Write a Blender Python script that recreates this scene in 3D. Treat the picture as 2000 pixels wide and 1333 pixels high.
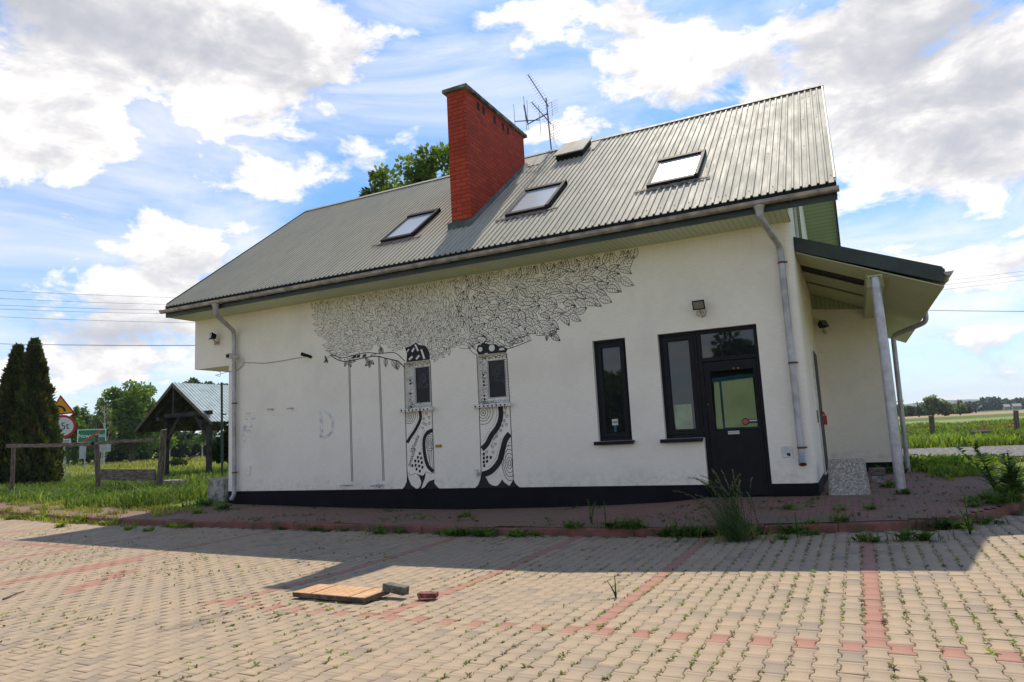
import bpy, math, random
import numpy as np
from mathutils import Vector, Matrix, noise as mnoise
R = math.radians
for o in list(bpy.data.objects): bpy.data.objects.remove(o)
scene = bpy.context.scene
C = scene.collection

# ------------------------------------------------------------------ camera
FPX, YAW, PITCH, ROLL, CAMZ = 1347.1, R(-26.0268), R(7.6402), R(-2.9657), 1.6
fw = Vector((math.sin(YAW)*math.cos(PITCH), math.cos(YAW)*math.cos(PITCH), math.sin(PITCH)))
r_ = Vector((math.cos(YAW), -math.sin(YAW), 0)); u_ = r_.cross(fw)
cr = r_*math.cos(ROLL)+u_*math.sin(ROLL); cu = -r_*math.sin(ROLL)+u_*math.cos(ROLL)
cam_d = bpy.data.cameras.new('camera'); cam = bpy.data.objects.new('camera', cam_d); C.objects.link(cam)
cam_d.sensor_width = 36; cam_d.lens = FPX/2000*36; cam_d.clip_start = .1; cam_d.clip_end = 9000
cam.matrix_world = Matrix(((cr.x,cu.x,-fw.x,0),(cr.y,cu.y,-fw.y,0),(cr.z,cu.z,-fw.z,CAMZ),(0,0,0,1)))
scene.camera = cam

def ray(px, py):
    return (cr*((px-1000)/FPX)+cu*(-(py-666.5)/FPX)+fw)
def at(px, py, dist):            # point seen at a pixel of the photo, at a horizontal distance
    d = ray(px, py); t = dist/math.hypot(d.x, d.y)
    return Vector((d.x*t, d.y*t, CAMZ+d.z*t))

# ------------------------------------------------------------------ light
SUNDIR = Vector((-.135, .70, 1.0)).normalized()
SUN_EL = math.asin(SUNDIR.z); SUN_AZ = math.atan2(SUNDIR.x, SUNDIR.y)
sd = bpy.data.lights.new('sun', 'SUN'); sd.energy = 5.0; sd.angle = R(.53); sd.color = (1, .91, .77)
sun = bpy.data.objects.new('sun', sd); C.objects.link(sun)
sun.rotation_euler = SUNDIR.to_track_quat('Z', 'Y').to_euler(); sun.location = (0, 0, 40)
scene.view_settings.view_transform = 'Standard'; scene.view_settings.look = 'None'
scene.view_settings.exposure = 0.10; scene.view_settings.gamma = 1.0
scene.render.film_transparent = False
scene.cycles.max_bounces = 8; scene.cycles.transparent_max_bounces = 12
scene.cycles.sample_clamp_indirect = 6

# node helper ---------------------------------------------------------------
class NT:
    def __init__(s, nt): s.nt = nt; s.n = nt.nodes; s.l = nt.links
    def new(s, t, **kw):
        n = s.n.new(t)
        for k, v in kw.items(): setattr(n, k, v)
        return n
    def put(s, sock, v):
        if isinstance(v, bpy.types.NodeSocket): s.l.new(v, sock)
        elif v is not None: sock.default_value = v
    def m(s, op, a, b=None, c=None, clamp=False):
        n = s.new('ShaderNodeMath', operation=op, use_clamp=clamp)
        s.put(n.inputs[0], a)
        if b is not None: s.put(n.inputs[1], b)
        if c is not None: s.put(n.inputs[2], c)
        return n.outputs[0]
    def ss(s, v, a, b, lo=0., hi=1.):
        n = s.new('ShaderNodeMapRange', interpolation_type='SMOOTHSTEP')
        s.put(n.inputs['Value'], v); n.inputs['From Min'].default_value = a; n.inputs['From Max'].default_value = b
        n.inputs['To Min'].default_value = lo; n.inputs['To Max'].default_value = hi
        return n.outputs[0]
    def mix(s, f, a, b, blend='MIX'):
        n = s.new('ShaderNodeMix', data_type='RGBA', blend_type=blend)
        s.put(n.inputs[0], f)
        for k, v in ((6, a), (7, b)):
            if isinstance(v, (tuple, list)) and len(v) == 3: v = (*v, 1)
            s.put(n.inputs[k], v)
        return n.outputs[2]
    def noise(s, vec, scale, detail=4, rough=.5, dist=0., w=None):
        n = s.new('ShaderNodeTexNoise')
        if vec is not None: s.l.new(vec, n.inputs['Vector'])
        n.inputs['Scale'].default_value = scale; n.inputs['Detail'].default_value = detail
        n.inputs['Roughness'].default_value = rough; n.inputs['Distortion'].default_value = dist
        return n.outputs[0]
    def vmul(s, v, k):
        n = s.new('ShaderNodeVectorMath', operation='MULTIPLY'); s.l.new(v, n.inputs[0]); n.inputs[1].default_value = k
        return n.outputs[0]
    def vadd(s, v, k):
        n = s.new('ShaderNodeVectorMath', operation='ADD'); s.l.new(v, n.inputs[0]); s.put(n.inputs[1], k)
        return n.outputs[0]

# ------------------------------------------------------------------ sky
world = bpy.data.worlds.new('World'); scene.world = world; world.use_nodes = True
W = NT(world.node_tree); W.n.clear()
def azel(px, py):
    d = ray(px, py).normalized(); return math.atan2(d.x, d.y), math.asin(d.z)
tc = W.new('ShaderNodeTexCoord').outputs['Generated']
sep = W.new('ShaderNodeSeparateXYZ'); W.l.new(tc, sep.inputs[0])
# warp for ragged cloud edges
wn = W.new('ShaderNodeTexNoise'); W.l.new(tc, wn.inputs['Vector']); wn.inputs['Scale'].default_value = 5; wn.inputs['Detail'].default_value = 5
wv = W.vadd(wn.outputs['Color'], (-.5, -.5, -.5)); wv = W.vmul(wv, (.16, .16, .10))
D2 = W.vadd(tc, wv)
sp2 = W.new('ShaderNodeSeparateXYZ'); W.l.new(D2, sp2.inputs[0])
AZ = W.m('ARCTAN2', sp2.outputs[0], sp2.outputs[1]); EL = W.m('ARCSINE', sp2.outputs[2])
def blobs(lst):
    tot = None
    for px, py, rx, ry, w in lst:
        a, e = azel(px, py); ra = rx/FPX/math.cos(e); re = ry/FPX
        x = W.m('MULTIPLY', W.m('SUBTRACT', AZ, a), 1/ra); y = W.m('MULTIPLY', W.m('SUBTRACT', EL, e), 1/re)
        r2 = W.m('MULTIPLY_ADD', x, x, W.m('MULTIPLY', y, y))
        g = W.m('MULTIPLY', W.m('EXPONENT', W.m('MULTIPLY', r2, -1.)), w)
        tot = g if tot is None else W.m('ADD', tot, g)
    return tot
COV = [(190,40,300,120,1.45),(40,230,130,110,1.3),(90,300,90,60,.7),(560,70,115,120,1.5),(380,70,180,80,.9),(560,335,190,50,1.15),(620,370,110,30,.5),(330,215,60,30,.6),(430,250,70,30,.55),
       (345,465,115,50,1.6),(205,560,125,52,1.5),(370,590,150,50,1.15),(130,700,240,40,.8),(330,735,200,50,.8),(140,635,120,25,.5),
       (1180,30,190,50,.95),(1310,110,120,90,1.05),(1015,118,60,26,.95),(1130,262,110,30,.95),
       (1790,70,230,150,1.45),(1920,260,200,120,1.5),(1790,290,130,70,1.0),(1480,190,50,40,.8),(1930,510,120,46,1.5),(1700,490,90,20,.8),
       (1880,640,180,20,.75),(1850,735,260,22,.6),(1640,80,70,70,.5)]
GREY = [(170,40,290,75,1.05),(520,130,90,45,.45),(1850,90,190,120,1.05),(1970,230,110,80,.8),(1660,40,120,50,.5),
        (350,520,120,28,.75),(190,610,150,28,.7),(330,645,190,30,.85),(140,640,110,26,.7),(50,250,60,60,.35),(1880,680,200,26,.5)]
cov = blobs(COV); gry = blobs(GREY)
DZ = W.vmul(tc, (1, 1, 1.9))
n1 = W.noise(DZ, 8.5, 11, .60, .25)
n1u = W.noise(W.vadd(DZ, (-.006, .015, .035)), 8.5, 8, .60, .25)
n2 = W.noise(tc, 2.2, 3, .5)
dens = W.m('ADD', W.m('ADD', W.m('MULTIPLY', cov, .60), W.m('MULTIPLY', W.m('SUBTRACT', n1, .5), 2.9)), W.m('MULTIPLY', W.m('SUBTRACT', n2, .5), .5))
alpha = W.ss(dens, .26, .74)
nw = W.noise(W.vmul(tc, (1, 1, 4.)), 2.6, 6, .6, .6)
wisp = W.m('ADD', W.ss(nw, .32, .72, .04, .66), W.ss(sep.outputs[2], .0, .34, .42, .0))
wisp = W.m('MINIMUM', wisp, .80)
high = W.ss(sep.outputs[2], .62, .86, 1., .25)                     # clouds and veil thinned above the view to cut fill on shaded ground
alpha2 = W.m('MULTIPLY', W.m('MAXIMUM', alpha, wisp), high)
shade = W.m('ADD', W.m('MULTIPLY', W.m('SUBTRACT', n1u, n1), 4.0), W.m('MULTIPLY', gry, W.ss(W.noise(DZ, 3.4, 7, .62, .4), .25, .75, .45, 1.05)))
shade = W.m('MULTIPLY', W.m('ADD', shade, W.ss(dens, .6, 1.5, 0, .22)), alpha)
shade = W.m('MAXIMUM', shade, 0.)
shade = W.m('MULTIPLY', W.m('SUBTRACT', 1., W.m('EXPONENT', W.m('MULTIPLY', shade, -1.25))), 1.08, clamp=True)
SKS = .1
K = 1/SKS
ccol = W.mix(shade, (1.10*K, 1.06*K, 1.02*K), (.50*K, .515*K, .585*K))
sky = W.new('ShaderNodeTexSky', sky_type='NISHITA', sun_disc=False, sun_elevation=SUN_EL, sun_rotation=SUN_AZ, altitude=100, air_density=1.0, dust_density=.6, ozone_density=2.2)
skyc = W.mix(1.0, sky.outputs[0], (.66, 1.15, 1.62), 'MULTIPLY')
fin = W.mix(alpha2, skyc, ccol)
# below the horizon: dull ground tone
fin = W.mix(W.ss(sep.outputs[2], -.03, -.005), (.16*K, .17*K, .10*K), fin)
bg = W.new('ShaderNodeBackground'); bg.inputs['Strength'].default_value = SKS; W.l.new(fin, bg.inputs['Color'])
wo = W.new('ShaderNodeOutputWorld'); W.l.new(bg.outputs[0], wo.inputs['Surface'])
try: world.cycles.sampling_method = 'MANUAL'; world.cycles.sample_map_resolution = 1024
except Exception: pass

# ------------------------------------------------------------------ materials
MATS = {}
def mat(name, col, rough=.8, metal=0., vary=.12, vscale=3., bump=0., bscale=40., col2=None, spec=.4, stretch=(1,1,1), trans=0., attr=None, attrk=.5, detail=5):
    if name in MATS: return MATS[name]
    m = bpy.data.materials.new(name); m.use_nodes = True; N = NT(m.node_tree); N.n.clear()
    out = N.new('ShaderNodeOutputMaterial'); p = N.new('ShaderNodeBsdfPrincipled')
    p.inputs['Roughness'].default_value = rough; p.inputs['Metallic'].default_value = metal
    p.inputs['Specular IOR Level'].default_value = spec
    co = N.new('ShaderNodeTexCoord').outputs['Object']; co = N.vmul(co, stretch)
    n = N.noise(co, vscale, detail, .6)
    c2 = col2 or tuple(max(0, c*(1-2.2*vary)) for c in col); c1 = tuple(min(1, c*(1+vary*.8)) for c in col)
    cc = N.mix(N.ss(n, .32, .68), c1, c2)
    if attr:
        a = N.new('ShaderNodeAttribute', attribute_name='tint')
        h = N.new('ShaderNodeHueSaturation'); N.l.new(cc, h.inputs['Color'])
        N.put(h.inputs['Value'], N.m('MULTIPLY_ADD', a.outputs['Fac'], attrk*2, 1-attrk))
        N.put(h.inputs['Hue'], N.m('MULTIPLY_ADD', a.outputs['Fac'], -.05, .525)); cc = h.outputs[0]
    N.l.new(cc, p.inputs['Base Color'])
    if bump:
        b = N.new('ShaderNodeBump'); b.inputs['Strength'].default_value = bump; b.inputs['Distance'].default_value = .01
        N.l.new(N.noise(co, bscale, 4, .6), b.inputs['Height']); N.l.new(b.outputs[0], p.inputs['Normal'])
    if trans:
        t = N.new('ShaderNodeBsdfTranslucent'); N.l.new(N.mix(1., cc, (1.0, 1.0, .45), 'MULTIPLY'), t.inputs['Color'])
        mx = N.new('ShaderNodeMixShader'); mx.inputs[0].default_value = trans
        N.l.new(p.outputs[0], mx.inputs[1]); N.l.new(t.outputs[0], mx.inputs[2]); N.l.new(mx.outputs[0], out.inputs[0])
    else: N.l.new(p.outputs[0], out.inputs[0])
    MATS[name] = m; m['pn'] = p.name
    return m
def custom(name):
    m = bpy.data.materials.new(name); m.use_nodes = True; N = NT(m.node_tree); N.n.clear()
    out = N.new('ShaderNodeOutputMaterial'); p = N.new('ShaderNodeBsdfPrincipled'); N.l.new(p.outputs[0], out.inputs[0])
    MATS[name] = m; return m, N, p

# plaster wall, brushed render with faint stains
m_wall, N, p = custom('wall_plaster')
co = N.new('ShaderNodeTexCoord').outputs['Object']
st = N.noise(N.vmul(co, (1, 1, 6)), 7, 6, .65)
blot = N.noise(co, .9, 5, .6)
spot = N.noise(co, 5, 3, .5)
c = N.mix(N.ss(st, .3, .7), (.86, .80, .69), (.79, .73, .62))
c = N.mix(N.ss(blot, .42, .75, 0, .5), c, (.66, .615, .52))
c = N.mix(N.ss(spot, .68, .80, 0, .35), c, (.50, .46, .38))
sw = N.new('ShaderNodeSeparateXYZ'); N.l.new(co, sw.inputs[0])     # object origin is at z 0 of the scene
drip = N.noise(N.vmul(co, (9, 9, .35)), 1.3, 6, .7)
c = N.mix(N.m('MULTIPLY', N.ss(drip, .55, .78), N.ss(sw.outputs[2], 3.4, 5.2, .0, .40)), c, (.52, .46, .34))
spl = N.noise(N.vmul(co, (1, 1, 1.2)), 6, 6, .7)
c = N.mix(N.m('MULTIPLY', N.ss(spl, .42, .70), N.ss(sw.outputs[2], .95, .50, 0., .42)), c, (.36, .32, .26))
N.l.new(c, p.inputs['Base Color']); p.inputs['Roughness'].default_value = .9
b = N.new('ShaderNodeBump'); b.inputs['Strength'].default_value = .55; b.inputs['Distance'].default_value = .012
N.l.new(N.noise(N.vmul(co, (1, 1, 5)), 22, 5, .7), b.inputs['Height']); N.l.new(b.outputs[0], p.inputs['Normal'])

# chimney brick (uv in metres)
m_brick, N, p = custom('chimney_brick')
uv = N.new('ShaderNodeTexCoord').outputs['UV']
bt = N.new('ShaderNodeTexBrick'); N.l.new(uv, bt.inputs['Vector'])
bt.inputs['Scale'].default_value = 1; bt.inputs['Brick Width'].default_value = .30; bt.inputs['Row Height'].default_value = .098
bt.inputs['Mortar Size'].default_value = .008; bt.inputs['Mortar Smooth'].default_value = .1; bt.inputs['Bias'].default_value = 0.
bt.inputs['Color1'].default_value = (.50, .066, .024, 1); bt.inputs['Color2'].default_value = (.34, .040, .018, 1); bt.inputs['Mortar'].default_value = (.11, .03, .022, 1)
bt.offset = .5
nn = N.noise(uv, 9, 4, .6)
c = N.mix(N.ss(nn, .35, .8, 0, .5), bt.outputs['Color'], (.24, .035, .02))
c = N.mix(N.ss(N.noise(uv, 1.1, 5, .65), .5, .75, 0, .45), c, (.15, .04, .03))
N.l.new(c, p.inputs['Base Color']); p.inputs['Roughness'].default_value = .8; p.inputs['Specular IOR Level'].default_value = .2
b = N.new('ShaderNodeBump', invert=True); b.inputs['Strength'].default_value = .8; b.inputs['Distance'].default_value = .012
N.l.new(bt.outputs['Fac'], b.inputs['Height']); N.l.new(b.outputs[0], p.inputs['Normal'])

# boards (soffit): grooves every 'w' metres along axis
def boards(name, col, axis, w, rough=.5):
    m, N, p = custom(name)
    co = N.new('ShaderNodeTexCoord').outputs['Object']; s = N.new('ShaderNodeSeparateXYZ'); N.l.new(co, s.inputs[0])
    f = N.m('FRACT', N.m('MULTIPLY', s.outputs[axis], 1/w)); g = N.m('LESS_THAN', f, .11)
    n = N.noise(co, 1.5, 4, .6)
    c = N.mix(N.ss(n, .3, .7), col, tuple(x*.88 for x in col))
    c = N.mix(g, c, tuple(x*.45 for x in col)); N.l.new(c, p.inputs['Base Color']); p.inputs['Roughness'].default_value = rough
    return m
m_soffit = boards('soffit_boards', (.50, .56, .36), 0, .10)
m_soffit_y = boards('soffit_boards_gable', (.40, .50, .30), 1, .10)
m_porchpanel = boards('porch_boards', (.30, .36, .17), 0, .10)
m_porchceil = mat('porch_ceiling', (.43, .45, .26), .6, vary=.05, vscale=.8)

# roof metal
m_roof, N, p = custom('roof_sheet')
co = N.new('ShaderNodeTexCoord').outputs['Object']
n = N.noise(N.vmul(co, (3, .5, .5)), 2.2, 6, .62); n_b = N.noise(co, .45, 4, .55)
c = N.mix(N.ss(n, .3, .72), (.435, .40, .315), (.375, .35, .275))
c = N.mix(N.ss(n_b, .45, .75, 0, .3), c, (.27, .29, .235))
# mossy stain below / beside the chimney
s = N.new('ShaderNodeSeparateXYZ'); N.l.new(co, s.inputs[0])
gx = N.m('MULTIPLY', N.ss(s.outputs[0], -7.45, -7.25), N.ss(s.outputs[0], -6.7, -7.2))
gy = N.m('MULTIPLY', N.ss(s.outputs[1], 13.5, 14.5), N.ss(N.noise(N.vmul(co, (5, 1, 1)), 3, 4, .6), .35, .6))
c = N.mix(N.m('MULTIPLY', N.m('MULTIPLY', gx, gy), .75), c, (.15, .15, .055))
N.l.new(c, p.inputs['Base Color']); # long dirt runs, and lapped sheet ends
sl_ = N.noise(N.vmul(co, (9, .25, .25)), 2.0, 5, .7); c = N.mix(N.ss(sl_, .52, .78, 0, .45), c, (.22, .21, .17))
lap = N.m('FRACT', N.m('MULTIPLY', s.outputs[1], 1/1.83)); c = N.mix(N.m('MULTIPLY', N.m('LESS_THAN', lap, .012), .6), c, (.16, .16, .14))
p.inputs['Metallic'].default_value = .0
N.put(p.inputs['Roughness'], N.ss(n, .2, .8, .60, .75)); p.inputs['Specular IOR Level'].default_value = .10

def stain_sheet(): pass
m_roofback = mat('roof_sheet_back', (.36, .36, .32), .5, metal=.3)
m_fascia = mat('fascia_green', (.030, .042, .034), .45, vary=.15, vscale=2)
m_gutter = mat('gutter_zinc', (.42, .39, .36), .42, metal=.55, vary=.2, vscale=4, bump=.1, bscale=10)
m_pipe = mat('downpipe_zinc', (.40, .39, .40), .45, metal=.45, vary=.12, vscale=4)
m_rust = mat('rust_clamp', (.13, .06, .04), .8)
m_black = mat('black_paint', (.006, .006, .009), .75, spec=.18, vary=.2, vscale=2, bump=.1, bscale=60)
m_frame = mat('frame_black', (.007, .0065, .009), .5, spec=.2, vary=.2, vscale=5)
m_ink = mat('mural_ink', (.012, .012, .016), .7, vary=.2)
m_paper = mat('mural_white', (.72, .69, .63), .85, vary=.06)
m_ghost = mat('ghost_letter', (.74, .70, .62), .9, vary=.2, vscale=7, col2=(.42, .42, .44))
m_concrete = mat('concrete', (.33, .31, .28), .95, vary=.25, vscale=7, bump=.6, bscale=30)
m_capc = mat('chimney_cap', (.20, .20, .165), .9, vary=.3, vscale=5, bump=.3)
m_lead = mat('lead_flashing', (.10, .115, .10), .55, metal=.2, vary=.2, vscale=5)
m_dark = mat('dark_plastic', (.012, .012, .013), .7, spec=.2)
m_skyframe = mat('skylight_frame', (.018, .016, .016), .7, spec=.15)
m_steel = mat('steel_post', (.46, .45, .48), .38, metal=.5, vary=.12, vscale=5)
m_white = mat('white_plastic', (.68, .66, .61), .5)
m_beige = mat('beige_plastic', (.42, .35, .24), .6)
m_brass = mat('brass_plate', (.28, .17, .04), .4, metal=.6)
m_red = mat('red_paint', (.45, .02, .02), .45)
m_wood = mat('old_wood', (.17, .135, .105), .9, vary=.3, vscale=5, bump=.7, bscale=25, stretch=(1, 6, 6))
m_woodv = mat('old_wood_upright', (.15, .115, .085), .9, vary=.3, vscale=5, bump=.7, bscale=25, stretch=(6, 6, 1))
m_darkwood = mat('shelter_wood', (.050, .043, .040), .9, vary=.3, vscale=4, bump=.5, bscale=20)
m_shelterroof = mat('shelter_roof', (.40, .48, .48), .8, vary=.08, spec=.1)
m_ply, N, p = custom('plywood_face')
co = N.new('ShaderNodeTexCoord').outputs['Object']
w = N.new('ShaderNodeTexWave'); N.l.new(N.vmul(co, (1, 5, 1)), w.inputs['Vector']); w.inputs['Scale'].default_value = 3; w.inputs['Distortion'].default_value = 5; w.inputs['Detail'].default_value = 3; w.inputs['Detail Scale'].default_value = 1.5
c = N.mix(w.outputs[0], (.54, .29, .125), (.40, .205, .085)); c = N.mix(N.ss(N.noise(co, 4, 4), .5, .75, 0, .5), c, (.60, .38, .21)); N.l.new(c, p.inputs['Base Color']); p.inputs['Roughness'].default_value = .6
m_plyedge = mat('plywood_edge', (.12, .10, .075), .9, vary=.3, vscale=9)
m_greybrick = mat('grey_paver', (.15, .145, .115), .95, vary=.25, vscale=18, bump=.8, bscale=70)
m_redbrick = mat('red_paver', (.26, .10, .08), .95, vary=.3, vscale=15, bump=.8, bscale=60)
m_kerb = mat('kerb_red', (.21, .075, .058), .9, vary=.35, vscale=3, bump=.8, bscale=40, col2=(.11, .065, .045))
m_joint = mat('joint_sand', (.17, .145, .095), 1., vary=.3, vscale=6, bump=.5)
m_gravel = mat('gravel', (.19, .178, .17), 1., vary=.5, vscale=9, bump=1., bscale=10, detail=8)
m_bark = mat('bark', (.11, .085, .06), .95, vary=.3, vscale=4, bump=.8, bscale=12, stretch=(3, 3, 1))
m_birch = mat('birch_bark', (.50, .47, .42), .9, vary=.35, vscale=3, stretch=(1, 1, 6))
m_wire = mat('wire', (.03, .03, .03), .6)
m_orange = mat('sign_orange', (.80, .33, .01), .4, vary=.05)
m_signred = mat('sign_red', (.55, .02, .02), .4, vary=.05)
m_signwhite = mat('sign_white', (.72, .72, .70), .4, vary=.04)
m_signgreen = mat('sign_green', (.0, .16, .08), .4, vary=.05)
m_signgrey = mat('sign_back', (.36, .38, .40), .5, metal=.3)
m_signblack = mat('sign_black', (.01, .01, .01), .5)
m_flower = mat('flower', (.42, .22, .03), .7)
m_paperg = mat('door_paper', (.66, .66, .38), .8, vary=.06, vscale=2)
m_blue = mat('blue_tape', (.01, .10, .17), .6)
m_orsticker = mat('orange_sticker', (.50, .10, .02), .5)

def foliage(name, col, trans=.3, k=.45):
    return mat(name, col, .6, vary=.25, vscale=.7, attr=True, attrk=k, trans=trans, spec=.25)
m_thuja = foliage('thuja', (.062, .085, .020), .28, .6)
m_thujab = foliage('thuja_brown', (.12, .105, .030), .3, .5)
m_oak = foliage('leaf_green', (.135, .235, .038), .5)
m_oakd = foliage('leaf_dark', (.050, .092, .022), .35)
m_birchl = foliage('leaf_pale', (.15, .20, .060), .4)
m_pair = foliage('leaf_hazy', (.20, .24, .11), .4)
m_far = foliage('leaf_far', (.055, .085, .045), .3)
m_roofTree = foliage('leaf_behind_roof', (.14, .22, .036), .5)
m_grass = foliage('grass_blade', (.17, .25, .060), .5, .5)
m_grassd = foliage('grass_dark', (.10, .18, .030), .45, .45)
m_grassdry = foliage('grass_dry', (.34, .28, .085), .4, .3)
m_tuss = foliage('tussock_blade', (.055, .105, .028), .35, .5)
m_weed = foliage('weed_leaf', (.10, .20, .030), .45, .4)
m_weedy = foliage('weed_yellow', (.24, .35, .045), .5, .4)

m_moss = foliage('brown_moss', (.15, .11, .035), .2, .4)
def glass(name, tint=(.010, .012, .014), ior=1.62):
    m, N, p = custom(name)
    p.inputs['Base Color'].default_value = (*tint, 1); p.inputs['Roughness'].default_value = .02; p.inputs['IOR'].default_value = ior
    co = N.new('ShaderNodeTexCoord').outputs['Object']
    b = N.new('ShaderNodeBump'); b.inputs['Strength'].default_value = .03; b.inputs['Distance'].default_value = .05
    N.l.new(N.noise(co, 1.3, 2, .5), b.inputs['Height']); N.l.new(b.outputs[0], p.inputs['Normal'])
    return m
m_glass = glass('window_glass')
m_glass2 = glass('skylight_glass', (.42, .44, .46), 1.5); m_glass2.node_tree.nodes['Principled BSDF'].inputs['Roughness'].default_value = .32
m_glassdoor, N, p = custom('door_glass')
tr = N.new('ShaderNodeBsdfTransparent'); tr.inputs[0].default_value = (.80, .84, .80, 1)
gl = N.new('ShaderNodeBsdfGlossy'); gl.inputs['Roughness'].default_value = .02
fr = N.new('ShaderNodeFresnel'); fr.inputs[0].default_value = 1.25
mx = N.new('ShaderNodeMixShader'); N.l.new(fr.outputs[0], mx.inputs[0]); N.l.new(tr.outputs[0], mx.inputs[1]); N.l.new(gl.outputs[0], mx.inputs[2])
N.l.new(mx.outputs[0], [n for n in N.n if n.type == 'OUTPUT_MATERIAL'][0].inputs[0])

# washed-pebble concrete
m_pebble, N, p = custom('washed_pebble_concrete')
co = N.new('ShaderNodeTexCoord').outputs['Object']
v = N.new('ShaderNodeTexVoronoi'); N.l.new(co, v.inputs['Vector']); v.inputs['Scale'].default_value = 75
v2 = N.noise(co, 26, 4, .75)
c = N.mix(N.ss(v2, .42, .60), (.62, .58, .50), (.10, .09, .08))
c = N.mix(N.ss(v.outputs['Distance'], .35, .6), c, (.26, .24, .20)); N.l.new(c, p.inputs['Base Color']); p.inputs['Roughness'].default_value = .95
b = N.new('ShaderNodeBump'); b.inputs['Strength'].default_value = .8; b.inputs['Distance'].default_value = .01; N.l.new(v2, b.inputs['Height']); N.l.new(b.outputs[0], p.inputs['Normal'])

# parking paver: tint + red attribute
m_pave, N, p = custom('paver_block')
a = N.new('ShaderNodeAttribute', attribute_name='tint').outputs['Fac']; ar = N.new('ShaderNodeAttribute', attribute_name='red').outputs['Fac']
co = N.new('ShaderNodeTexCoord').outputs['Object']
c = N.mix(N.ss(a, .0, .86), (.375, .279, .182), (.335, .258, .175)); c = N.mix(N.m('GREATER_THAN', a, .92), c, (.275, .218, .158))
c = N.mix(ar, c, (.345, .165, .117))
c = N.mix(N.ss(N.noise(co, 60, 3, .7), .35, .75, 0, .28), c, (.25, .20, .15))
c = N.mix(N.ss(N.noise(co, .55, 5, .6), .45, .8, 0, .38), c, (.27, .23, .18))
sp = N.new('ShaderNodeSeparateXYZ'); N.l.new(co, sp.inputs[0])      # damp patch left on the pavers
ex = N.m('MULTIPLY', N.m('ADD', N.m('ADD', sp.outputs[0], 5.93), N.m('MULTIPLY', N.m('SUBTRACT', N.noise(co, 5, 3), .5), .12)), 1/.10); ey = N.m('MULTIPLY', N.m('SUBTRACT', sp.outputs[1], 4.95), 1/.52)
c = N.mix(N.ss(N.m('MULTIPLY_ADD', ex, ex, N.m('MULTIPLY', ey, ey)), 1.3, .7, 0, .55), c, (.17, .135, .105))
N.l.new(c, p.inputs['Base Color']); p.inputs['Roughness'].default_value = .85; p.inputs['Specular IOR Level'].default_value = .25
b = N.new('ShaderNodeBump'); b.inputs['Strength'].default_value = .35; b.inputs['Distance'].default_value = .004; N.l.new(N.noise(co, 160, 3, .7), b.inputs['Height']); N.l.new(b.outputs[0], p.inputs['Normal'])

# red brick sidewalk
m_side, N, p = custom('sidewalk_brick')
co = N.new('ShaderNodeTexCoord').outputs['Object']
s = N.new('ShaderNodeSeparateXYZ'); N.l.new(co, s.inputs[0]); cb = N.new('ShaderNodeCombineXYZ'); N.l.new(s.outputs[0], cb.inputs[0]); N.l.new(s.outputs[1], cb.inputs[1])
bt = N.new('ShaderNodeTexBrick'); N.l.new(cb.outputs[0], bt.inputs['Vector']); bt.inputs['Scale'].default_value = 1
bt.inputs['Brick Width'].default_value = .2; bt.inputs['Row Height'].default_value = .1; bt.inputs['Mortar Size'].default_value = .006
bt.inputs['Color1'].default_value = (.255, .120, .088, 1); bt.inputs['Color2'].default_value = (.205, .108, .080, 1); bt.inputs['Mortar'].default_value = (.06, .055, .035, 1)
c = N.mix(N.ss(N.noise(co, 1.2, 6, .65), .42, .70, 0, .75), bt.outputs['Color'], (.15, .125, .085))
c = N.mix(N.ss(N.noise(co, 3., 6, .7), .54, .68, 0, .8), c, (.085, .105, .030))
N.l.new(c, p.inputs['Base Color']); p.inputs['Roughness'].default_value = .95
b = N.new('ShaderNodeBump', invert=True); b.inputs['Strength'].default_value = .6; b.inputs['Distance'].default_value = .006; N.l.new(bt.outputs['Fac'], b.inputs['Height']); N.l.new(b.outputs[0], p.inputs['Normal'])

# terrain: grass near, crops and stubble bands on the far right
m_ground, N, p = custom('meadow')
co = N.new('ShaderNodeTexCoord').outputs['Object']; s = N.new('ShaderNodeSeparateXYZ'); N.l.new(co, s.inputs[0])
n = N.noise(co, .25, 8, .65); nf = N.noise(N.vmul(co, (1, 3, 1)), 2.5, 8, .7)
c = N.mix(N.ss(nf, .3, .7), (.19, .25, .050), (.11, .165, .030))
c = N.mix(N.ss(n, .45, .68, 0, .7), c, (.30, .28, .09))
X, Y = s.outputs[0], s.outputs[1]
YY = N.m('SUBTRACT', Y, N.m('MULTIPLY', X, .35))
right = N.ss(X, -4, 0)
rows = N.m('FRACT', N.m('MULTIPLY', N.m('ADD', X, N.m('MULTIPLY', Y, .25)), 1/1.3))
crop = N.mix(N.ss(N.m('ABSOLUTE', N.m('SUBTRACT', rows, .5)), .12, .3), (.36, .33, .17), (.115, .20, .035))
c = N.mix(N.m('MULTIPLY', right, N.ss(YY, 52, 62)), c, crop)
c = N.mix(N.m('MULTIPLY', right, N.ss(YY, 110, 125)), c, (.10, .15, .035))
c = N.mix(N.m('MULTIPLY', right, N.ss(YY, 175, 200)), c, (.33, .24, .14))
c = N.mix(N.m('MULTIPLY', right, N.ss(YY, 330, 380)), c, (.10, .14, .05))
N.l.new(c, p.inputs['Base Color']); p.inputs['Roughness'].default_value = 1.; p.inputs['Specular IOR Level'].default_value = .1
b = N.new('ShaderNodeBump'); b.inputs['Strength'].default_value = .9; b.inputs['Distance'].default_value = .15; N.l.new(N.noise(co, 5, 6, .7), b.inputs['Height']); N.l.new(b.outputs[0], p.inputs['Normal'])
m_hill = mat('hill', (.035, .062, .038), 1., vary=.5, vscale=.006, col2=(.13, .16, .075), detail=7)

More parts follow.
